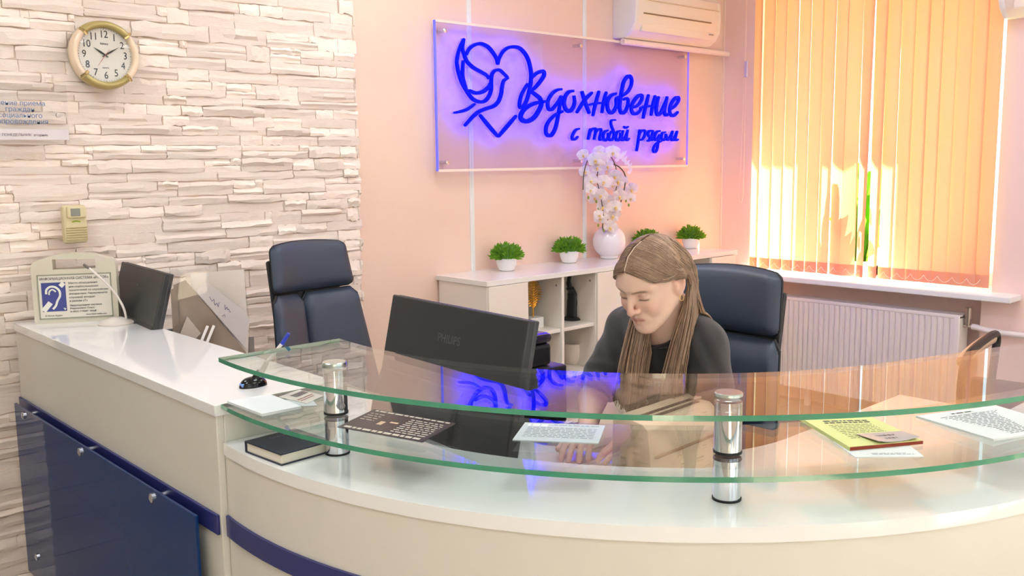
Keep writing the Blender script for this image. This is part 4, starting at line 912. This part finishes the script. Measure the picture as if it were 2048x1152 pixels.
lp = MB().sphere((0, -.004, .008), (.006, .005, .007), 8, 6).tube([(0, -.004, .006), (0, -.013, .012), (0, -.016, .004)], [.004, .003, .001], 6).mesh('lip', M_lip)
fpos = [(3.686, 1.547), (3.809, 1.563), (3.877, 1.558), (3.776, 1.513), (3.71, 1.459), (3.776, 1.477), (3.86, 1.485), (3.92, 1.473), (3.805, 1.401), (3.71, 1.359), (3.785, 1.332), (3.861, 1.349), (3.929, 1.381), (3.982, 1.403), (4.071, 1.395), (4.103, 1.353), (4.035, 1.323), (4.076, 1.301), (3.93, 1.295), (3.835, 1.265), (3.895, 1.262), (3.9, 1.216), (3.818, 1.203), (3.87, 1.154), (3.776, 1.222), (3.74, 1.52), (3.84, 1.53), (3.95, 1.43), (3.83, 1.44), (4.0, 1.35), (3.88, 1.40), (3.96, 1.32), (3.74, 1.41), (3.83, 1.31)]
ro = random.Random(9); org = Vector(oc.location)
for i, (x, z) in enumerate(fpos):
    y = 3.44+ro.uniform(-.05, .05); f_ = obj('flower', fl_me, oc); f_.location = Vector((x, y, z))-org
    d = Vector((-.65+ro.uniform(-.55, .55), -.75, ro.uniform(-.35, .25))).normalized(); q = d.to_track_quat('Z', 'Y'); f_.rotation_euler = (q.to_matrix() @ Matrix.Rotation(ro.uniform(-.5, .5), 3, 'Z')).to_euler(); s_ = ro.uniform(1.1, 1.5); f_.scale = (s_,)*3
    l_ = obj('lip', lp, f_)
def stem(pts, r=.0028): 
    P = catmull([Vector(p)-org for p in pts], 6); MB().tube([Vector(p) for p in P], r, 7).build('stem', M_stem, oc)
stem([(3.945, 3.478, 1.10), (3.93, 3.475, 1.20), (3.96, 3.46, 1.30), (3.98, 3.45, 1.42), (3.94, 3.45, 1.52), (3.86, 3.45, 1.56), (3.76, 3.45, 1.54), (3.70, 3.44, 1.46), (3.69, 3.44, 1.36)])
stem([(3.945, 3.478, 1.12), (3.97, 3.46, 1.21), (4.01, 3.46, 1.26), (4.04, 3.45, 1.36), (4.045, 3.45, 1.43), (4.0, 3.45, 1.475), (3.945, 3.46, 1.498)], .0035)
stem([(3.935, 3.47, 1.12), (3.86, 3.45, 1.14), (3.83, 3.42, 1.22), (3.82, 3.43, 1.32), (3.80, 3.44, 1.42), (3.83, 3.44, 1.50)])
MB().tube([Vector((4.005, 3.45, 1.262))-org, Vector((3.985, 3.45, 1.225))-org, Vector((3.972, 3.455, 1.20))-org], [.006, .016, .008], 8, flat=.5).build('name_tag', mat('dark_violet_tag', (35, 28, 60), .4), oc)
for x, z in ((3.72, 1.318), (3.785, 1.295), (4.03, 1.29), (4.055, 1.265), (3.80, 1.165), (3.845, 1.135), (3.80, 1.25)): MB().sphere(Vector((x, 3.43, z))-org, (.006, .006, .010), 8, 6).build('bud', M_bud, oc)
for x, z in ((3.985, 1.51), (4.01, 1.525), (4.04, 1.51), (4.06, 1.49), (4.085, 1.47), (4.09, 1.44), (4.035, 1.54)):
    m = MB(); 
    for k in range(3): petal(m, Matrix.Translation(Vector((x, 3.45, z))-org) @ Matrix.Rotation(R(90), 4, 'X') @ Matrix.Rotation(R(-25+40*k+ro.uniform(-20, 20)), 4, 'Z'), .034, .009, .3)
    m.build('opening_bud', M_pet, oc)
HEADC, HYAW, HPITCH, HROLL, RES = (1.810, 1.458, 1.2225), -88, 27, 0, .0022
BODY = dict(shl=np.array((1.935, 1.395, 1.05)), shr=np.array((1.995, 1.685, 1.045)), ell=np.array((1.915, 1.325, .845)), elr=np.array((1.86, 1.70, .865)),
            wrl=np.array((1.82, 1.44, .800)), wrr=np.array((1.76, 1.63, .800)), c7=np.array((1.940, 1.495, 1.085)), chest=np.array((2.005, 1.525, .90)), pelv=np.array((2.085, 1.545, .60)),
            hr=np.array((-.05, -.02, 0)), hl=np.array((-.12, .02, 0)), fwd=np.array((-.985, .17, 0)), rot=np.array([[.985, .17, 0], [-.17, .985, 0], [0, 0, 1.]]))
# ================================================================== the woman at the desk
def _v(*a): return np.array(a, float)
def s_ell(p, c, r, rot=None):
    q = p-_v(*c)
    if rot is not None: q = q @ rot
    q = q/_v(*r); k0 = np.sqrt((q*q).sum(1)); k1 = np.sqrt(((q/_v(*r))**2).sum(1))+1e-9; return k0*(k0-1)/k1
def s_cone(p, a, b, ra, rb):
    a = _v(*a); ba = _v(*b)-a; pa = p-a; t = np.clip(pa @ ba/(ba @ ba), 0, 1); return np.sqrt(((pa-t[:, None]*ba)**2).sum(1))-(ra+(rb-ra)*t)
def smin(a, b, k): h = np.clip(.5+.5*(b-a)/k, 0, 1); return b*(1-h)+a*h-k*h*(1-h)
def smax(a, b, k): return -smin(-a, -b, k)
def surface(fn, lo, hi, h):
    """surface nets of a signed distance field, evaluated only near the surface"""
    lo = np.array(lo, float); n = np.ceil((np.array(hi)-lo)/h).astype(int)+1; B = 6; nb = -(-n//B); n = nb*B+1
    G = np.full(n, 1.0, np.float32)
    bc = np.stack(np.meshgrid(*[np.arange(k) for k in nb], indexing='ij'), -1).reshape(-1, 3)
    d = fn(lo+(bc+.5)*B*h); act = bc[np.abs(d) < B*h*1.25]
    ins = bc[d <= -B*h*1.25]
    off = np.stack(np.meshgrid(*[np.arange(B+1)]*3, indexing='ij'), -1).reshape(-1, 3)
    for b in ins: G[b[0]*B:b[0]*B+B+1, b[1]*B:b[1]*B+B+1, b[2]*B:b[2]*B+B+1] = -1
    for s in range(0, len(act), 3000):
        idx = (act[s:s+3000, None, :]*B+off[None]).reshape(-1, 3); G[idx[:, 0], idx[:, 1], idx[:, 2]] = fn(lo+idx*h)
    S = G < 0
    c = [S[i:n[0]-1+i, j:n[1]-1+j, k:n[2]-1+k] for i in (0, 1) for j in (0, 1) for k in (0, 1)]
    al = c[0].copy(); an = c[0].copy()
    for q in c[1:]: al &= q; an |= q
    cells = np.argwhere(an & ~al); ids = np.full(n-1, -1, np.int32); ids[tuple(cells.T)] = np.arange(len(cells))
    acc = np.zeros((len(cells), 3)); cnt = np.zeros(len(cells)); cor = [(i, j, k) for i in (0, 1) for j in (0, 1) for k in (0, 1)]
    val = [G[cells[:, 0]+i, cells[:, 1]+j, cells[:, 2]+k] for i, j, k in cor]
    for x in range(8):
        for y in range(x+1, 8):
            df = np.array(cor[y])-np.array(cor[x])
            if abs(df).sum() != 1: continue
            m = (val[x] < 0) != (val[y] < 0); t = np.where(m, val[x]/(val[x]-val[y]+1e-12), 0)
            acc += np.where(m[:, None], np.array(cor[x])+t[:, None]*df, 0); cnt += m
    V = lo+(cells+acc/cnt[:, None])*h; F = []
    for ax in range(3):
        a, b = (ax+1) % 3, (ax+2) % 3; sl0 = [slice(None)]*3; sl1 = [slice(None)]*3; sl0[ax] = slice(0, -1); sl1[ax] = slice(1, None)
        e = np.argwhere(S[tuple(sl0)] != S[tuple(sl1)]); e = e[(e[:, a] > 0) & (e[:, b] > 0) & (e[:, a] < n[a]-1) & (e[:, b] < n[b]-1)]
        da = np.zeros(3, int); da[a] = 1; db = np.zeros(3, int); db[b] = 1
        q = np.stack([ids[tuple((e-da-db).T)], ids[tuple((e-db).T)], ids[tuple(e.T)], ids[tuple((e-da).T)]], 1)
        fl = S[tuple(e.T)]; q[~fl] = q[~fl][:, ::-1]; F.append(q)
    return V, np.concatenate(F)
def np_mesh(name, V, F, m, col=None):
    me = bpy.data.meshes.new(name); me.vertices.add(len(V)); me.vertices.foreach_set('co', V.astype(np.float32).ravel())
    me.loops.add(F.size); me.loops.foreach_set('vertex_index', F.astype(np.int32).ravel()); me.polygons.add(len(F)); me.polygons.foreach_set('loop_start', np.arange(0, F.size, 4, dtype=np.int32))
    me.update(calc_edges=True); me.validate(); me.shade_smooth(); me.materials.append(m)
    if col is not None:
        a = me.color_attributes.new('col', 'FLOAT_COLOR', 'POINT'); a.data.foreach_set('color', np.c_[col, np.ones(len(col))].astype(np.float32).ravel())
    return me
# --- head frame: +x her left, -y forward, +z up
HC = _v(*HEADC)
Mh = (Matrix.Rotation(R(HYAW), 3, 'Z') @ Matrix.Rotation(R(HPITCH), 3, 'X') @ Matrix.Rotation(R(HROLL), 3, 'Y'))
MH = np.array(Mh)
HS = .95
def to_head(p): return (p-HC) @ MH/HS
def from_head(q): return np.asarray(q, float)*HS @ MH.T+HC
def sdf_head(q):
    d = s_ell(q, (0, .014, .028), (.0725, .091, .076))
    d = smin(d, s_ell(q, (0, -.030, -.012), (.0590, .062, .085)), .03)
    d = smin(d, s_ell(q, (0, -.040, -.068), (.0440, .046, .038)), .03)
    for s in (-1, 1):
        d = smin(d, s_cone(q, (s*.0555, .004, -.048), (s*.016, -.072, -.097), .016, .013), .026)       # jaw line
        d = smin(d, s_ell(q, (s*.037, -.062, -.030), (.019, .022, .020)), .022)                         # cheek
        d = smin(d, s_cone(q, (s*.012, -.086, .027), (s*.048, -.066, .025), .009, .009), .016)           # brow
    d = smin(d, s_ell(q, (0, -.078, -.094), (.017, .016, .015)), .018)                                   # chin
    d = smin(d, s_ell(q, (0, -.056, .054), (.045, .030, .033)), .03)                                     # forehead
    for s in (-1, 1):
        d = smax(d, -s_ell(q, (s*.031, -.100, .005), (.019, .016, .013)), .014)                          # socket
        d = smin(d, s_ell(q, (s*.031, -.0755, .003), (.0145, .0125, .0115)), .004)                       # lidded eye
    d = smin(d, s_cone(q, (0, -.0885, .018), (0, -.110, -.027), .0068, .0085), .011)                      # nose
    d = smin(d, s_ell(q, (0, -.110, -.0305), (.0092, .0095, .0080)), .006)
    for s in (-1, 1): d = smin(d, s_ell(q, (s*.0115, -.098, -.032), (.0075, .0095, .0065)), .005)
    d = smin(d, s_ell(q, (0, -.082, -.058), (.026, .015, .020)), .014)                                   # muzzle
    for s in (-1, 1): d = smin(d, s_cone(q, (0, -.0965, -.0545), (s*.019, -.086, -.0605), .0050, .0025), .003)
    for s in (-1, 1): d = smin(d, s_cone(q, (0, -.0955, -.0655), (s*.017, -.086, -.0635), .0062, .0025), .003)
    for s in (-1, 1): d = smax(d, -s_cone(q, (0, -.1035, -.0600), (s*.022, -.0915, -.0628), .0018, .0010), .0025)
    for s in (-1, 1): d = smax(d, -s_ell(q, (s*.006, -.106, -.0395), (.0026, .004, .0020)), .003)         # nostril
    for s in (-1, 1):                                                                                     # ear
        c, w_ = np.cos(R(27)), np.sin(R(27)); rot = np.array([[c, s*w_, 0], [-s*w_, c, 0], [0, 0, 1.]])
        cc, ss = np.cos(R(-12)), np.sin(R(-12)); rot = rot @ np.array([[1, 0, 0], [0, cc, -ss], [0, ss, cc]])
        e = s_ell(q, (s*.0765, .012, -.008), (.0085, .0200, .034), rot)
        e = smax(e, -s_ell(q, (s*.0850, .008, -.004), (.0095, .0125, .022), rot), .003)
        e = smin(e, s_ell(q, (s*.0735, .004, -.010), (.006, .006, .010)), .004)
        e = smin(e, s_ell(q, (s*.074, .008, -.036), (.0055, .008, .009)), .006)
        d = smin(d, e, .006)
    return d
# --- limbs (world)
SHL, SHR = BODY['shl'], BODY['shr']; ELL, ELR = BODY['ell'], BODY['elr']; WRL, WRR = BODY['wrl'], BODY['wrr']
C7, CHEST, PELV = BODY['c7'], BODY['chest'], BODY['pelv']
nk = from_head((0, .022, -.055))
def fingers(wr, dirv, side, out):
    """capsule list for a relaxed hand: wr wrist, dirv pointing direction (horizontal), side +1 thumb to the left of dirv"""
    d = np.array((dirv[0], dirv[1], 0.)); d /= np.linalg.norm(d); l = np.array((-d[1], d[0], 0))*side; u = np.array((0, 0, 1.))
    pc = wr+d*.05-u*.004
    out.append((wr, wr+d*.02, .024, .026, 1)); out.append((wr+d*.02+l*.016, wr+d*.085+l*.026, .013, .011, 1)); out.append((wr+d*.02-l*.014, wr+d*.078-l*.026, .013, .0105, 1)); out.append((wr+d*.02, wr+d*.088, .014, .012, 1))
    for k, (o, ln) in enumerate(((.028, .066), (.010, .074), (-.009, .069), (-.027, .054))):
        a = wr+d*(.088-.004*abs(k-1))+l*o+u*.004; f = (d+l*(.10-.07*k)); f /= np.linalg.norm(f)
        b = a+f*ln*.45+u*.002; c = b+f*ln*.30-u*.014; e = c+f*ln*.22-u*.014
        out += [(a, b, .0092, .0086, 2), (b, c, .0085, .0078, 2), (c, e, .0077, .0066, 2)]
    a = wr+d*.022+l*.024-u*.004; b = a+d*.032+l*.024-u*.006; c = b+d*.030+l*.008-u*.006; out += [(a, b, .0125, .0105, 2), (b, c, .0102, .0080, 2)]
HAND = []; fingers(WRR, WRR-ELR+_v(*BODY['hr']), -1, HAND); nR = len(HAND); fingers(WRL, WRL-ELL+_v(*BODY['hl']), 1, HAND)
def sdf_body(p):
    q = to_head(p); d = np.full(len(p), 1.); near = (q*q).sum(1) < .22**2
    if near.any(): d[near] = sdf_head(q[near])*HS
    if (~near).any(): d[~near] = np.sqrt((q[~near]**2).sum(1))-.10
    d = smin(d, s_cone(p, nk, C7*.55+nk*.45, .052, .054), .02); d = smin(d, s_cone(p, C7*.55+nk*.45, C7-_v(-.01, 0, .03), .054, .066), .03)
    t = s_cone(p, CHEST, PELV, .118, .125); t = smin(t, s_cone(p, SHL, SHR, .058, .058), .07); t = smin(t, s_cone(p, C7, CHEST, .08, .12), .05)
    t = smin(t, s_cone(p, SHL, ELL, .046, .037), .03); t = smin(t, s_cone(p, SHR, ELR, .046, .037), .03)
    t = smin(t, s_cone(p, ELL, WRL, .037, .023), .015); t = smin(t, s_cone(p, ELR, WRR, .037, .023), .015)
    for side in (HAND[:nR], HAND[nR:]):
        h = None; c0 = side[0][0]; nr = ((p-c0)**2).sum(1) < .24**2
        if not nr.any(): continue
        pp = p[nr]
        for a, b, ra, rb, k in side:
            e = s_cone(pp, a, b, ra, rb); h = e if h is None else smin(h, e, .012 if k == 1 else .004)
        t[nr] = smin(t[nr], h, .012)
    return smin(d, t, .035)
def lin3(c): return np.array(lin(c))
def skin_color(V):
    q = to_head(V); n = len(V); col = np.tile(lin3((236, 197, 174)), (n, 1))
    def blend(w, c): 
        nonlocal col; w = np.clip(w, 0, 1)[:, None]; col = col*(1-w)+lin3(c)*w
    g = lambda c, r: np.exp(-(((q-_v(*c))/_v(*r))**2).sum(1))
    for s in (-1, 1): blend(.45*g((s*.038, -.07, -.03), (.022, .03, .018)), (222, 150, 130))
    blend(.55*g((0, -.11, -.028), (.014, .02, .014)), (215, 140, 120))
    for s in (-1, 1): blend(.35*g((s*.031, -.088, .0), (.018, .03, .012)), (196, 140, 118))
    ax = np.abs(q[:, 0]); fr = q[:, 1] < -.05
    zb = .0205+.10*(ax-.012)-2.2*np.clip(ax-.034, 0, 1)**1*.12-7*np.clip(ax-.036, 0, 1)**2
    brow = np.exp(-((q[:, 2]-zb)/.0040)**2)*(1/(1+np.exp(-(ax-.010)/.0015)))*(1/(1+np.exp((ax-.047)/.002)))
    blend(np.where(fr, .85*brow, 0), (122, 90, 70))
    zl = -.0035-6*(ax-.031)**2
    lash = np.exp(-((q[:, 2]-zl)/.0021)**2)*(1/(1+np.exp(-(ax-.0185)/.001)))*(1/(1+np.exp((ax-.0445)/.001)))
    blend(np.where(q[:, 1] < -.06, .9*lash, 0), (88, 62, 52))
    crease = np.exp(-((q[:, 2]-.0095+5*(ax-.031)**2)/.0018)**2)*(ax > .019)*(ax < .044); blend(np.where(q[:, 1] < -.06, .35*crease, 0), (170, 120, 98))
    lip = np.exp(-((q[:, 2]+.0600)/(.0085*np.clip(1-(ax/.0225)**2, .001, 1)**.5))**4)*(ax < .0225)*(q[:, 1] < -.083); blend(.7*lip, (192, 118, 108))
    ml = np.exp(-((q[:, 2]+.0602+5.5*ax**2)/.0013)**2)*(ax < .021)*(q[:, 1] < -.08); blend(.6*ml, (140, 80, 74))
    blend(.3*((ax > .070) & (np.abs(q[:, 1]-.01) < .03) & (np.abs(q[:, 2]) < .04)), (222, 150, 125))
    for a, b, ra, rb, k in HAND:
        if k == 2: blend(.4*np.exp(-(((V-b)**2).sum(1))/.009**2), (224, 150, 130))
    return col
woman = thing('person', 'woman in a dark grey T-shirt with long light brown hair looking down at the desk', 'person', (2.05, 1.5, 0))
def toroot(V): return V-np.array(woman.location)
allp = np.array([SHL, SHR, ELL, ELR, WRL, WRR, PELV, HC])

V, F = surface(sdf_body, allp.min(0)-_v(.24, .2, .2), allp.max(0)+_v(.18, .18, .17), RES)
M_skin = cmat('skin', .48, bump=(900, .05, .0006), sss=.12)
obj('body', np_mesh('body', toroot(V), F, M_skin, skin_color(V)), woman)
# --- T-shirt
def sdf_torso(p, g):
    t = s_ell(p, CHEST+_v(0, 0, .02), (.118+g, .150+g, .20), BODY['rot']); t = smin(t, s_cone(p, CHEST, PELV, .112+g, .125+g), .06)
    t = smin(t, s_cone(p, SHL, SHR, .054+g, .054+g), .06); t = smin(t, s_cone(p, C7-_v(0, 0, .03), CHEST, .075+g, .11+g), .06)
    for s, e in ((SHL, ELL), (SHR, ELR)): t = smin(t, s_cone(p, s, s+(e-s)*.92, .050+g, .054+g), .03)
    return t
def sdf_shirt(p):
    t = sdf_torso(p, .008)
    fold = .0035*np.sin(55*p[:, 2]+30*p[:, 1]+6*np.sin(18*p[:, 0]+11*p[:, 2]))*np.clip((1.02-p[:, 2])/.12, 0, 1)+.0022*np.sin(90*p[:, 1]-60*p[:, 2]+4*np.sin(25*p[:, 0]))
    t = t+fold
    ax = nk-C7; ax = ax/np.linalg.norm(ax); nc = C7+_v(-.022, 0, -.004)
    t = smax(t, -s_cone(p, nc, nc+(nk-C7)*1.3, .074, .074), .006)
    for e, s in ((ELL, SHL), (ELR, SHR)):
        dv = (e-s)/np.linalg.norm(e-s); cut = (p-(s+(e-s)*.90)) @ dv; loc = ((p-e)**2).sum(1) < .13**2; t = np.where(loc, smax(t, cut, .004), t)
    return smax(t, .60-p[:, 2], .01)
V, F = surface(sdf_shirt, allp.min(0)-_v(.22, .2, .18), allp.max(0)+_v(.2, .2, .05), .005)
M_shirt = mat('charcoal_cotton', (50, 46, 44), .85, bump=(260, .25, .0012), var=(6, (44, 40, 39)), sheen=.2)
shirt = obj('t_shirt', np_mesh('t_shirt', toroot(V), F, M_shirt), woman)
# collar rib
nc = C7+_v(-.022, 0, -.004); axn = (nk-C7)/np.linalg.norm(nk-C7); e1 = np.cross(axn, (0, 1, 0)); e1 /= np.linalg.norm(e1); e2 = np.cross(axn, e1); rp_ = []
for k in range(40):
    a = 2*PI*k/40; dirn = e1*np.cos(a)+e2*np.sin(a); best = None
    for s in np.linspace(-.06, .12, 90):
        p = nc+dirn*.074+axn*s
        if sdf_torso(p[None], .008)[0] < 0: best = p
    if best is not None: rp_.append(best)
if len(rp_) > 8:
    mb = MB().tube([tuple(p) for p in rp_]+[tuple(rp_[0])], .0055, 8, False); mb.build('collar', M_shirt, shirt, world=True)
tx = MB(); fwd = BODY['fwd']; lft = _v(-fwd[1], fwd[0], 0)
for k, (s, sz) in enumerate((('THERE IS A LIGHT', .020), ('IN THE', .017), ('WORLD', .024))): 
    tm = MB(); text_mb(tm, s, sz, Matrix.Identity(4))
    pts = np.array(tm.v); o = CHEST+pts[:, :1]*lft+np.c_[pts[:, 0]*0, pts[:, 0]*0, .045-.026*k+pts[:, 1]]+fwd*.35; st = np.zeros(len(pts)); go = np.ones(len(pts), bool)
    for it in range(48):
        dd = sdf_shirt(o-st[:, None]*fwd); go &= dd > .0008; st += np.where(go, np.maximum(dd*.7, .0008), 0)
    P = [tuple(p) for p in o-st[:, None]*fwd+fwd*.0012]
    tx.add(P, tm.f)
tx.build('shirt_print', mat('white_shirt_print', (215, 212, 205), .8), shirt, smooth=False, world=True)
# --- trousers and shoes (below the worktop)
def sdf_leg(p):
    t = s_cone(p, PELV, PELV+_v(.0, 0, -.02), .15, .15)
    for s in (-1, 1):
        hip = PELV+lft*.085*s+_v(0, 0, -.01); kn = hip+fwd*.40+_v(0, 0, -.03); an = kn+fwd*.03+_v(0, 0, -.43)
        t = smin(t, s_cone(p, hip, kn, .085, .062), .03); t = smin(t, s_cone(p, kn, an, .060, .045), .02)
    return t
V, F = surface(sdf_leg, PELV-_v(.62, .35, .56), PELV+_v(.2, .3, .16), .010)
obj('trousers', np_mesh('trousers', toroot(V), F, mat('dark_denim', (40, 44, 58), .85)), woman)
for s in (-1, 1):
    an = PELV+lft*.085*s+fwd*.43+_v(0, 0, -.44); an[2] = .05
    MB().tube([tuple(an-fwd*.05+_v(0, 0, .0)), tuple(an+fwd*.04-_v(0, 0, .005)), tuple(an+fwd*.13-_v(0, 0, .015)), tuple(an+fwd*.17-_v(0, 0, .02))], [.044, .045, .036, .02], 12, flat=.95).build('shoe', mat('dark_shoe', (30, 30, 32), .5), woman, world=True)
# --- hair
M_hair = mat('light_brown_hair', (160, 131, 106), .38, island=.30, spec=.5, var=(40, (138, 110, 88)))
EC, ER = _v(0, .016, .030), _v(.0755, .0945, .0790)
def out_of_skull(Q, gap):
    """move points radially until they lie clear of the skin and of the hair ellipsoid"""
    sh = Q.shape; q = Q.reshape(-1, 3).copy(); g = np.broadcast_to(gap, sh[:-1]).reshape(-1); w_ = (q-EC)/ER; n = np.linalg.norm(w_, axis=1)
    k = 1+g/.085; up_ = q[:, 2] > -.01; m = (n < k) & up_; q[m] = EC+(q[m]-EC)/n[m, None]*k[m, None]
    for it in range(3):
        d = sdf_head(q); m = (d < g) & (q[:, 2] > -.05) & (q[:, 1] > -.1); v = q[m]-EC; q[m] += v/np.linalg.norm(v, axis=1)[:, None]*(g[m]-d[m])[:, None]
    return q.reshape(sh)
hz = lambda y: np.interp(y, [-.1, -.075, -.055, -.03, -.008, .018, .036, .1], [.084, .076, .050, .032, .022, .028, -.06, -.09])
hr = MB(); nu, nv = 90, 60
capq = np.array([(EC+ER*.97*_v(math.cos(PI*(j/(nv-1)-.5))*math.cos(2*PI*i/nu), math.cos(PI*(j/(nv-1)-.5))*math.sin(2*PI*i/nu), math.sin(PI*(j/(nv-1)-.5)))) for j in range(nv) for i in range(nu)])
keep = [q[2] > hz(q[1])+.006 for q in capq]; capq = out_of_skull(capq, .0015)
hr.add([tuple(p) for p in from_head(capq)], [(j*nu+i, j*nu+(i+1) % nu, (j+1)*nu+(i+1) % nu, (j+1)*nu+i) for j in range(nv-1) for i in range(nu) if all(keep[x] for x in (j*nu+i, j*nu+(i+1) % nu, (j+1)*nu+(i+1) % nu, (j+1)*nu+i))])
hrnd = np.random.RandomState(4)
NH = 2300; k = np.arange(NH); sd_ = np.where(k % 2, 1., -1.); t = np.clip((k//2+hrnd.rand(NH))/(NH/2), 0, 1)**.95; tt = t[:, None]
def mix(a, b): 
    P = np.array(a)*(1-tt)+np.array(b)*tt; P[:, 0] *= sd_; return P
root = np.stack([.0032*sd_]+[np.interp(t, [0, .12, .3, .5, .75, 1], v) for v in ([-.082, -.074, -.055, -.020, .040, .092], [.076, .088, .104, .112, .108, .070])], 1)
CP = np.stack([root+(hrnd.rand(NH, 3)-.5)*.003, mix((.034, -.076, .067), (.052, .072, .080)), mix((.060, -.054, .038), (.080, .080, .030)), mix((.0765, -.014, .021), (.076, .087, -.01)), mix((.0770, .046, .018), (.072, .087, -.05)), mix((.076, .058, -.040), (.064, .080, -.085))], 1)
CP[:, 0] += _v(0, 1, .4)*((hrnd.rand(NH, 1)-.3)*.006); CP[:, 1:5] += (hrnd.rand(NH, 4, 3)-.5)*.010; CP[:, 5] += (hrnd.rand(NH, 3)-.5)*.014
def spline(P, n):            # catmull-rom over axis 1
    P = np.concatenate([2*P[:, :1]-P[:, 1:2], P, 2*P[:, -1:]-P[:, -2:-1]], 1); out = []
    for i in range(1, P.shape[1]-2):
        a, b, c, d = (P[:, i-1+q] for q in range(4))
        for j in range(n): u = j/n; out.append(.5*(2*b+(c-a)*u+(2*a-5*b+4*c-d)*u*u+(3*b-a-3*c+d)*u**3))
    out.append(P[:, -2]); return np.stack(out, 1)
lay = .001+.004*hrnd.rand(NH, 1)
HP = out_of_skull(spline(CP, 4), lay)
WP = from_head(HP); e = WP[:, -1]; jj = (hrnd.rand(NH, 3)-.5)*_v(.030, .034, .02); L_ = .285+.03*hrnd.rand(NH)
lf_ = (sd_ > 0)[:, None]; bk = (t > .84)[:, None]
def hang(a, b, c, m): return e+np.where(bk, np.array(c)*np.where(lf_, 1, _v(1, -1, 1)), np.where(lf_, np.array(a), np.array(b)))+jj*m
T4 = hang((-.060, .014, 0), (-.095, -.018, 0), (.095, .02, 0), 1.3); T4[:, 2] = e[:, 2]-np.where(bk[:, 0], .20, L_)
TG = np.stack([e, hang((-.012, -.002, -.06), (-.025, -.012, -.06), (.035, .01, -.06), .4), hang((-.030, .004, -.13), (-.060, -.022, -.13), (.065, .02, -.12), .8), hang((-.050, .010, -.21), (-.085, -.022, -.21), (.085, .02, -.17), 1.), T4], 1)
HG = spline(TG, 4)[:, 1:]
fl_ = HG.reshape(-1, 3); dd = sdf_torso(fl_, .010); m_ = dd < .006; bkf = np.repeat(bk[:, 0], HG.shape[1])
fl_[m_ & ~bkf] += fwd*(.006-dd[m_ & ~bkf])[:, None]*1.2; fl_[m_ & bkf] += _v(.5, 0, .8)*(.008-dd[m_ & bkf])[:, None]
WP = np.concatenate([WP, fl_.reshape(HG.shape)], 1); n = WP.shape[1]
prof = np.interp(np.arange(n)/(n-1), [0, .1, .7, 1], [.0009, .0020, .0024, .0008])
for q in range(NH): hr.tube([tuple(p) for p in WP[q]], list(prof*(.65+.7*hrnd.rand())), 4, False, flat=.6)
hr.build('hair', M_hair, woman, world=True, ang=180)
pz = out_of_skull(np.stack([np.zeros(24)]+[np.interp(np.linspace(.02, .62, 24), [0, .12, .3, .5, .75, 1], v) for v in ([-.082, -.074, -.055, -.020, .040, .092], [.076, .088, .104, .112, .108, .070])], 1), .0035)
MB().tube([tuple(p) for p in from_head(pz)], .0022, 6).build('hair_parting', mat('scalp', (205, 178, 158), .6), woman, world=True)
# ear studs and hoop
M_ear = mat('gold_earring', (220, 180, 110), .2, metal=1)
for s in (-1, 1):
    c = _v(s*.0775, .006, -.050); MB().tube([tuple(from_head(c+_v(0, .008*math.cos(a), .008*math.sin(a)))) for a in [2*PI*k/14 for k in range(15)]], .0011, 6, False).build('earring', M_ear, woman, world=True)
